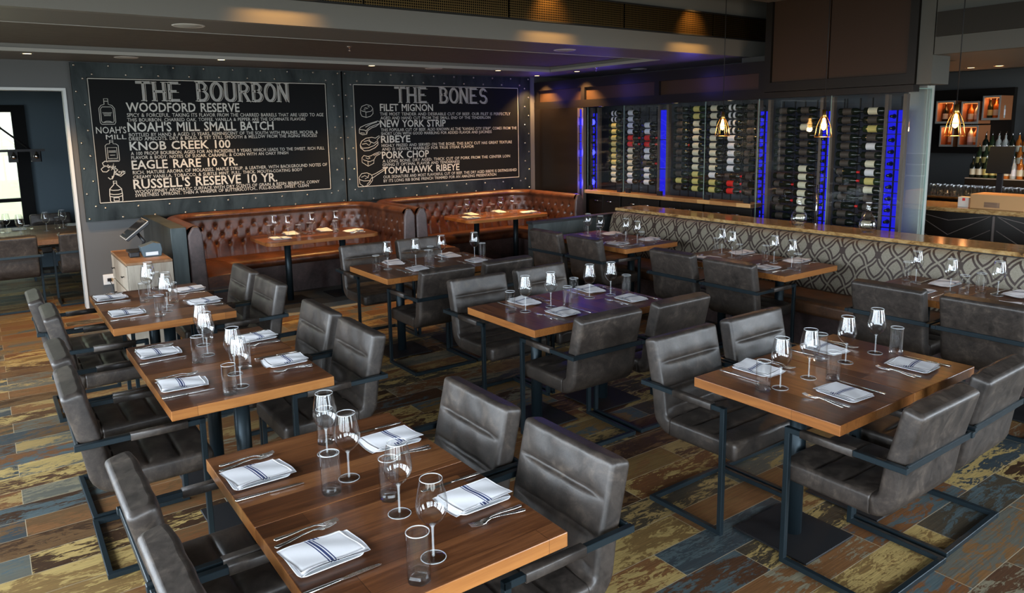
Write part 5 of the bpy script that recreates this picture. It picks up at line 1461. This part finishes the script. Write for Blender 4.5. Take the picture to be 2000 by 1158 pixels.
# back counter and stepped bottle display
t = thing('back_counter', 'long dark counter behind the bar carrying glasses and bottles', 'counter', (10.2, 2.9, 0))
mb = MB(); mb.bb(-0.45, 0.4, -3.0, 2.4, 0, 1.03); obj('body', mb, 'dark_wood', t)
mb = MB(); mb.bb(-0.5, 0.4, -3.0, 2.42, 1.03, 1.06); obj('top', mb, 'chrome', t)
t = thing('bottle_steps', 'stepped white edged display carrying rows of liquor bottles', 'display shelf', (10.75, 3.1, 0))
for i, (x0, z1) in enumerate(((0.0, 1.22), (0.16, 1.37), (0.32, 1.52))):
    mb = MB(); mb.bb(x0, x0 + 0.155, -1.3, 1.40, 0, z1); s_ = obj('step', mb, 'dark_wood', t)
    mb = MB(); mb.bb(x0 - 0.004, x0 + 0.155, -1.3, 1.40, z1, z1 + 0.01); obj('step_top', mb, 'shelf_grey', s_)
def liq(body, lab):
    def f():
        t = thing('liquor_bottle', '', 'liquor bottle')
        mb = MB(); mb.lathe([(0.0, 0), (0.036, 0), (0.038, 0.004), (0.038, 0.16), (0.03, 0.185), (0.014, 0.21), (0.013, 0.255), (0.0, 0.255)], 12); obj('body', mb, body, t)
        mb = MB(); mb.lathe([(0.0386, 0.04), (0.0386, 0.12)], 12); obj('bottle_label', mb, lab, t)
        mb = MB(); mb.tube([(0, 0, 0.255), (0, 0, 0.275), (-0.012, 0, 0.31)], [0.008, 0.005, 0.003], 6); obj('pourer', mb, 'chrome', t)
        return t
    return Proto(f)
LQ = [('amber liquor bottle', liq('amber', 'label_cream')), ('clear liquor bottle', liq('clear_liquor', 'label_white')), ('dark liquor bottle', liq('bottle_dark', 'label_cream')), ('green liquor bottle', liq('bottle_green', 'label_yellow'))]
rq = random.Random(11)
for r_, (x, z) in enumerate(((10.828, 1.2305), (10.988, 1.3805), (11.148, 1.5305))):
    for i in range(15):
        nm, pr_ = LQ[rq.choice((0, 1, 1, 2, 3))]
        pr_.place((x, 4.44 - 0.08 * i, z), rq.uniform(0, 6), '%s with pourer, %s from the left on the %s step behind the bar' % (nm, ORD[i].replace('top', 'first'), ('lowest', 'middle', 'top')[r_]), 'liquor bottles on the steps')
# wall cubbies with warm light
def cubby(lbl, y0, y1, z0, z1, lit=True):
    t = thing('wall_cubby', lbl, 'shelf box', (11.7, (y0 + y1) / 2, z0))
    w = (y1 - y0) / 2; h = z1 - z0
    mb = MB(); mb.bb(0.36, 0.395, -w, w, 0, h); obj('back', mb, 'bar_shelf', t)
    mb = MB(); mb.bb(0, 0.36, -w, w, 0, 0.025); mb.bb(0, 0.36, -w, w, h - 0.025, h); mb.bb(0, 0.36, -w, -w + 0.02, 0.025, h - 0.025); mb.bb(0, 0.36, w - 0.02, w, 0.025, h - 0.025); obj('box', mb, 'bar_shelf', t)
    mb = MB(); mb.bb(-0.01, 0.0, -w, w, 0, 0.03); mb.bb(-0.01, 0.0, -w, w, h - 0.02, h); mb.bb(-0.01, 0, -w, -w + 0.02, 0.03, h - 0.02); mb.bb(-0.01, 0, w - 0.02, w, 0.03, h - 0.02); obj('edge', mb, 'shelf_grey', t)
    if lit:
        mb = MB(); mb.bb(0.02, 0.04, -w + 0.03, w - 0.03, h - 0.035, h - 0.026); obj('light_strip', mb, 'shelf_glow', t)
        l = bpy.data.lights.new('shelf_light', 'POINT'); l.energy = 0.9; l.color = (1.0, 0.42, 0.14); l.shadow_soft_size = 0.05
        o = bpy.data.objects.new('lamp', l); COL.objects.link(o); o.location = (0.12, 0, h - 0.08); o.parent = t
for lbl, y0, y1, z0, z1 in (('orange lit shelf box left of the right pendant, upper one', 5.11, 5.37, 1.95, 2.28), ('orange lit shelf box behind the right pendant, upper one', 4.78, 5.02, 1.94, 2.26), ('orange lit shelf box behind the right pendant, lower one', 4.77, 5.03, 1.61, 1.92), ('orange lit shelf box right of the pendant, highest of them', 4.51, 4.74, 1.99, 2.33), ('orange lit shelf box left of the right pendant, lower one', 5.10, 5.29, 1.61, 1.92)):
    cubby(lbl, y0, y1, z0, z1)
mb = MB(); mb.bb(12.1, 12.2, 4.5, 6.0, 1.5, 2.45)
tag(obj('back_unit', mb, 'dark_wood'), 'dark wood panel carrying the lit shelf boxes behind the bar', 'panel')
mb = MB(); mb.bb(12.2, 12.299, 3.2, 4.28, 0.0, 2.2); struct('door_1', mb, 'wall_dark')
for i, (y, z, k_) in enumerate(((5.2, 1.976, 0), (5.3, 1.976, 2), (4.95, 1.966, 0), (4.86, 1.966, 1), (4.93, 1.636, 1), (4.85, 1.636, 0), (4.70, 2.016, 3), (4.62, 2.016, 0), (4.54, 2.016, 1), (5.2, 1.636, 0))):
    nm, pr_ = LQ[k_]
    pr_.place((11.85, y, z), 0, '%s inside a lit shelf box, %s of those' % (nm, ORD[i].replace('top', 'first')), 'liquor bottles in the lit boxes')
t = thing('bar_terminal', 'black touch screen standing on the counter behind the bar', 'terminal', (9.8, 3.72, 1.0605))
mb = MB(); mb.bb(-0.08, 0.08, -0.1, 0.1, 0, 0.02); mb.bb(-0.01, 0.03, -0.03, 0.03, 0.02, 0.35); obj('stand', mb, 'black_plastic', t)
mb = MB(); mb.box((-0.02, 0, 0.46), (0.03, 0.26, 0.32), Matrix.Rotation(0.25, 3, 'Y')); obj('screen', mb, 'screen', t)
# glasses in a row on the back counter
def barglass():
    t = thing('bar_glass', '', 'glass')
    mb = MB(); mb.lathe([(0.0, 0.002), (0.03, 0.002), (0.036, 0.12)], 14); obj('wall', mb, 'goblet_glass', t)
    mb = MB(); mb.lathe([(0.0, 0.0), (0.03, 0.0), (0.031, 0.012), (0.0, 0.012)], 14); obj('base', mb, 'solid_glass', t)
    return t
PB = Proto(barglass)
for r_ in range(2):
    for i in range(14):
        PB.place((10.0 + 0.12 * r_, 4.62 - 0.083 * i, 1.0605), 0, 'clear bar glass, %s from the left in the %s row' % (ORD[i].replace('top', 'first'), ('front', 'back')[r_]), 'glasses on the back counter')
t = thing('shaker_tin', 'steel shaker tin upside down on the back counter', 'shaker', (10.0, 3.42, 1.0605))
mb = MB(); mb.lathe([(0, 0), (0.04, 0), (0.042, 0.01), (0.035, 0.17), (0, 0.172)], 18); obj('body', mb, 'chrome', t)
DLB = []
for x, y, w in ((9.6, 4.05, 'left of the three over the bar'), (9.6, 3.75, 'middle of the three over the bar'), (9.6, 3.45, 'right of the three over the bar')):
    DLB.append(PDL.place((x, y, 2.6), 0, 'small warm recessed downlight %s' % w, 'recessed downlights'))

# small downlights inside the wine cellar, and the blue strip above its header
def dim(o, w):
    for c in o.children:
        if c.type == 'LIGHT':
            c.data = c.data.copy(); c.data.energy = w
for i, y in enumerate((8.0, 6.6, 5.75)):
    dim(PDL.place((7.43, y + 0.05, 2.27), 0, 'small warm recessed downlight under the wine wall header, %s from the booth end' % ORD[i].replace('top', 'first'), 'recessed downlights'), 7)
for i, y in enumerate((4.9, 4.2)):
    dim(PDL.place((7.52, y, 2.7), 0, 'small warm recessed downlight behind the overhead box, %s from the left' % ('first', 'second')[i], 'recessed downlights'), 9)
for o in DLB: dim(o, 60)
t = thing('led_strip', 'slim blue light strip along the top of the dark header beam', 'light strip', (XF + 0.09, 7.5, 2.69))
mb = MB(); mb.bb(-0.005, 0.005, -1.8, 1.95, 0.0, 0.006); obj('strip', mb, 'led_blue', t)
for y in (1.7, 0.2, -1.3):
    l = bpy.data.lights.new('strip_light', 'POINT'); l.energy = 2.4; l.specular_factor = 0.0; l.color = (0.14, 0.10, 1.0); l.shadow_soft_size = 0.15
    o = bpy.data.objects.new('lamp', l); COL.objects.link(o); o.location = (-0.3, y, -0.2); o.parent = t
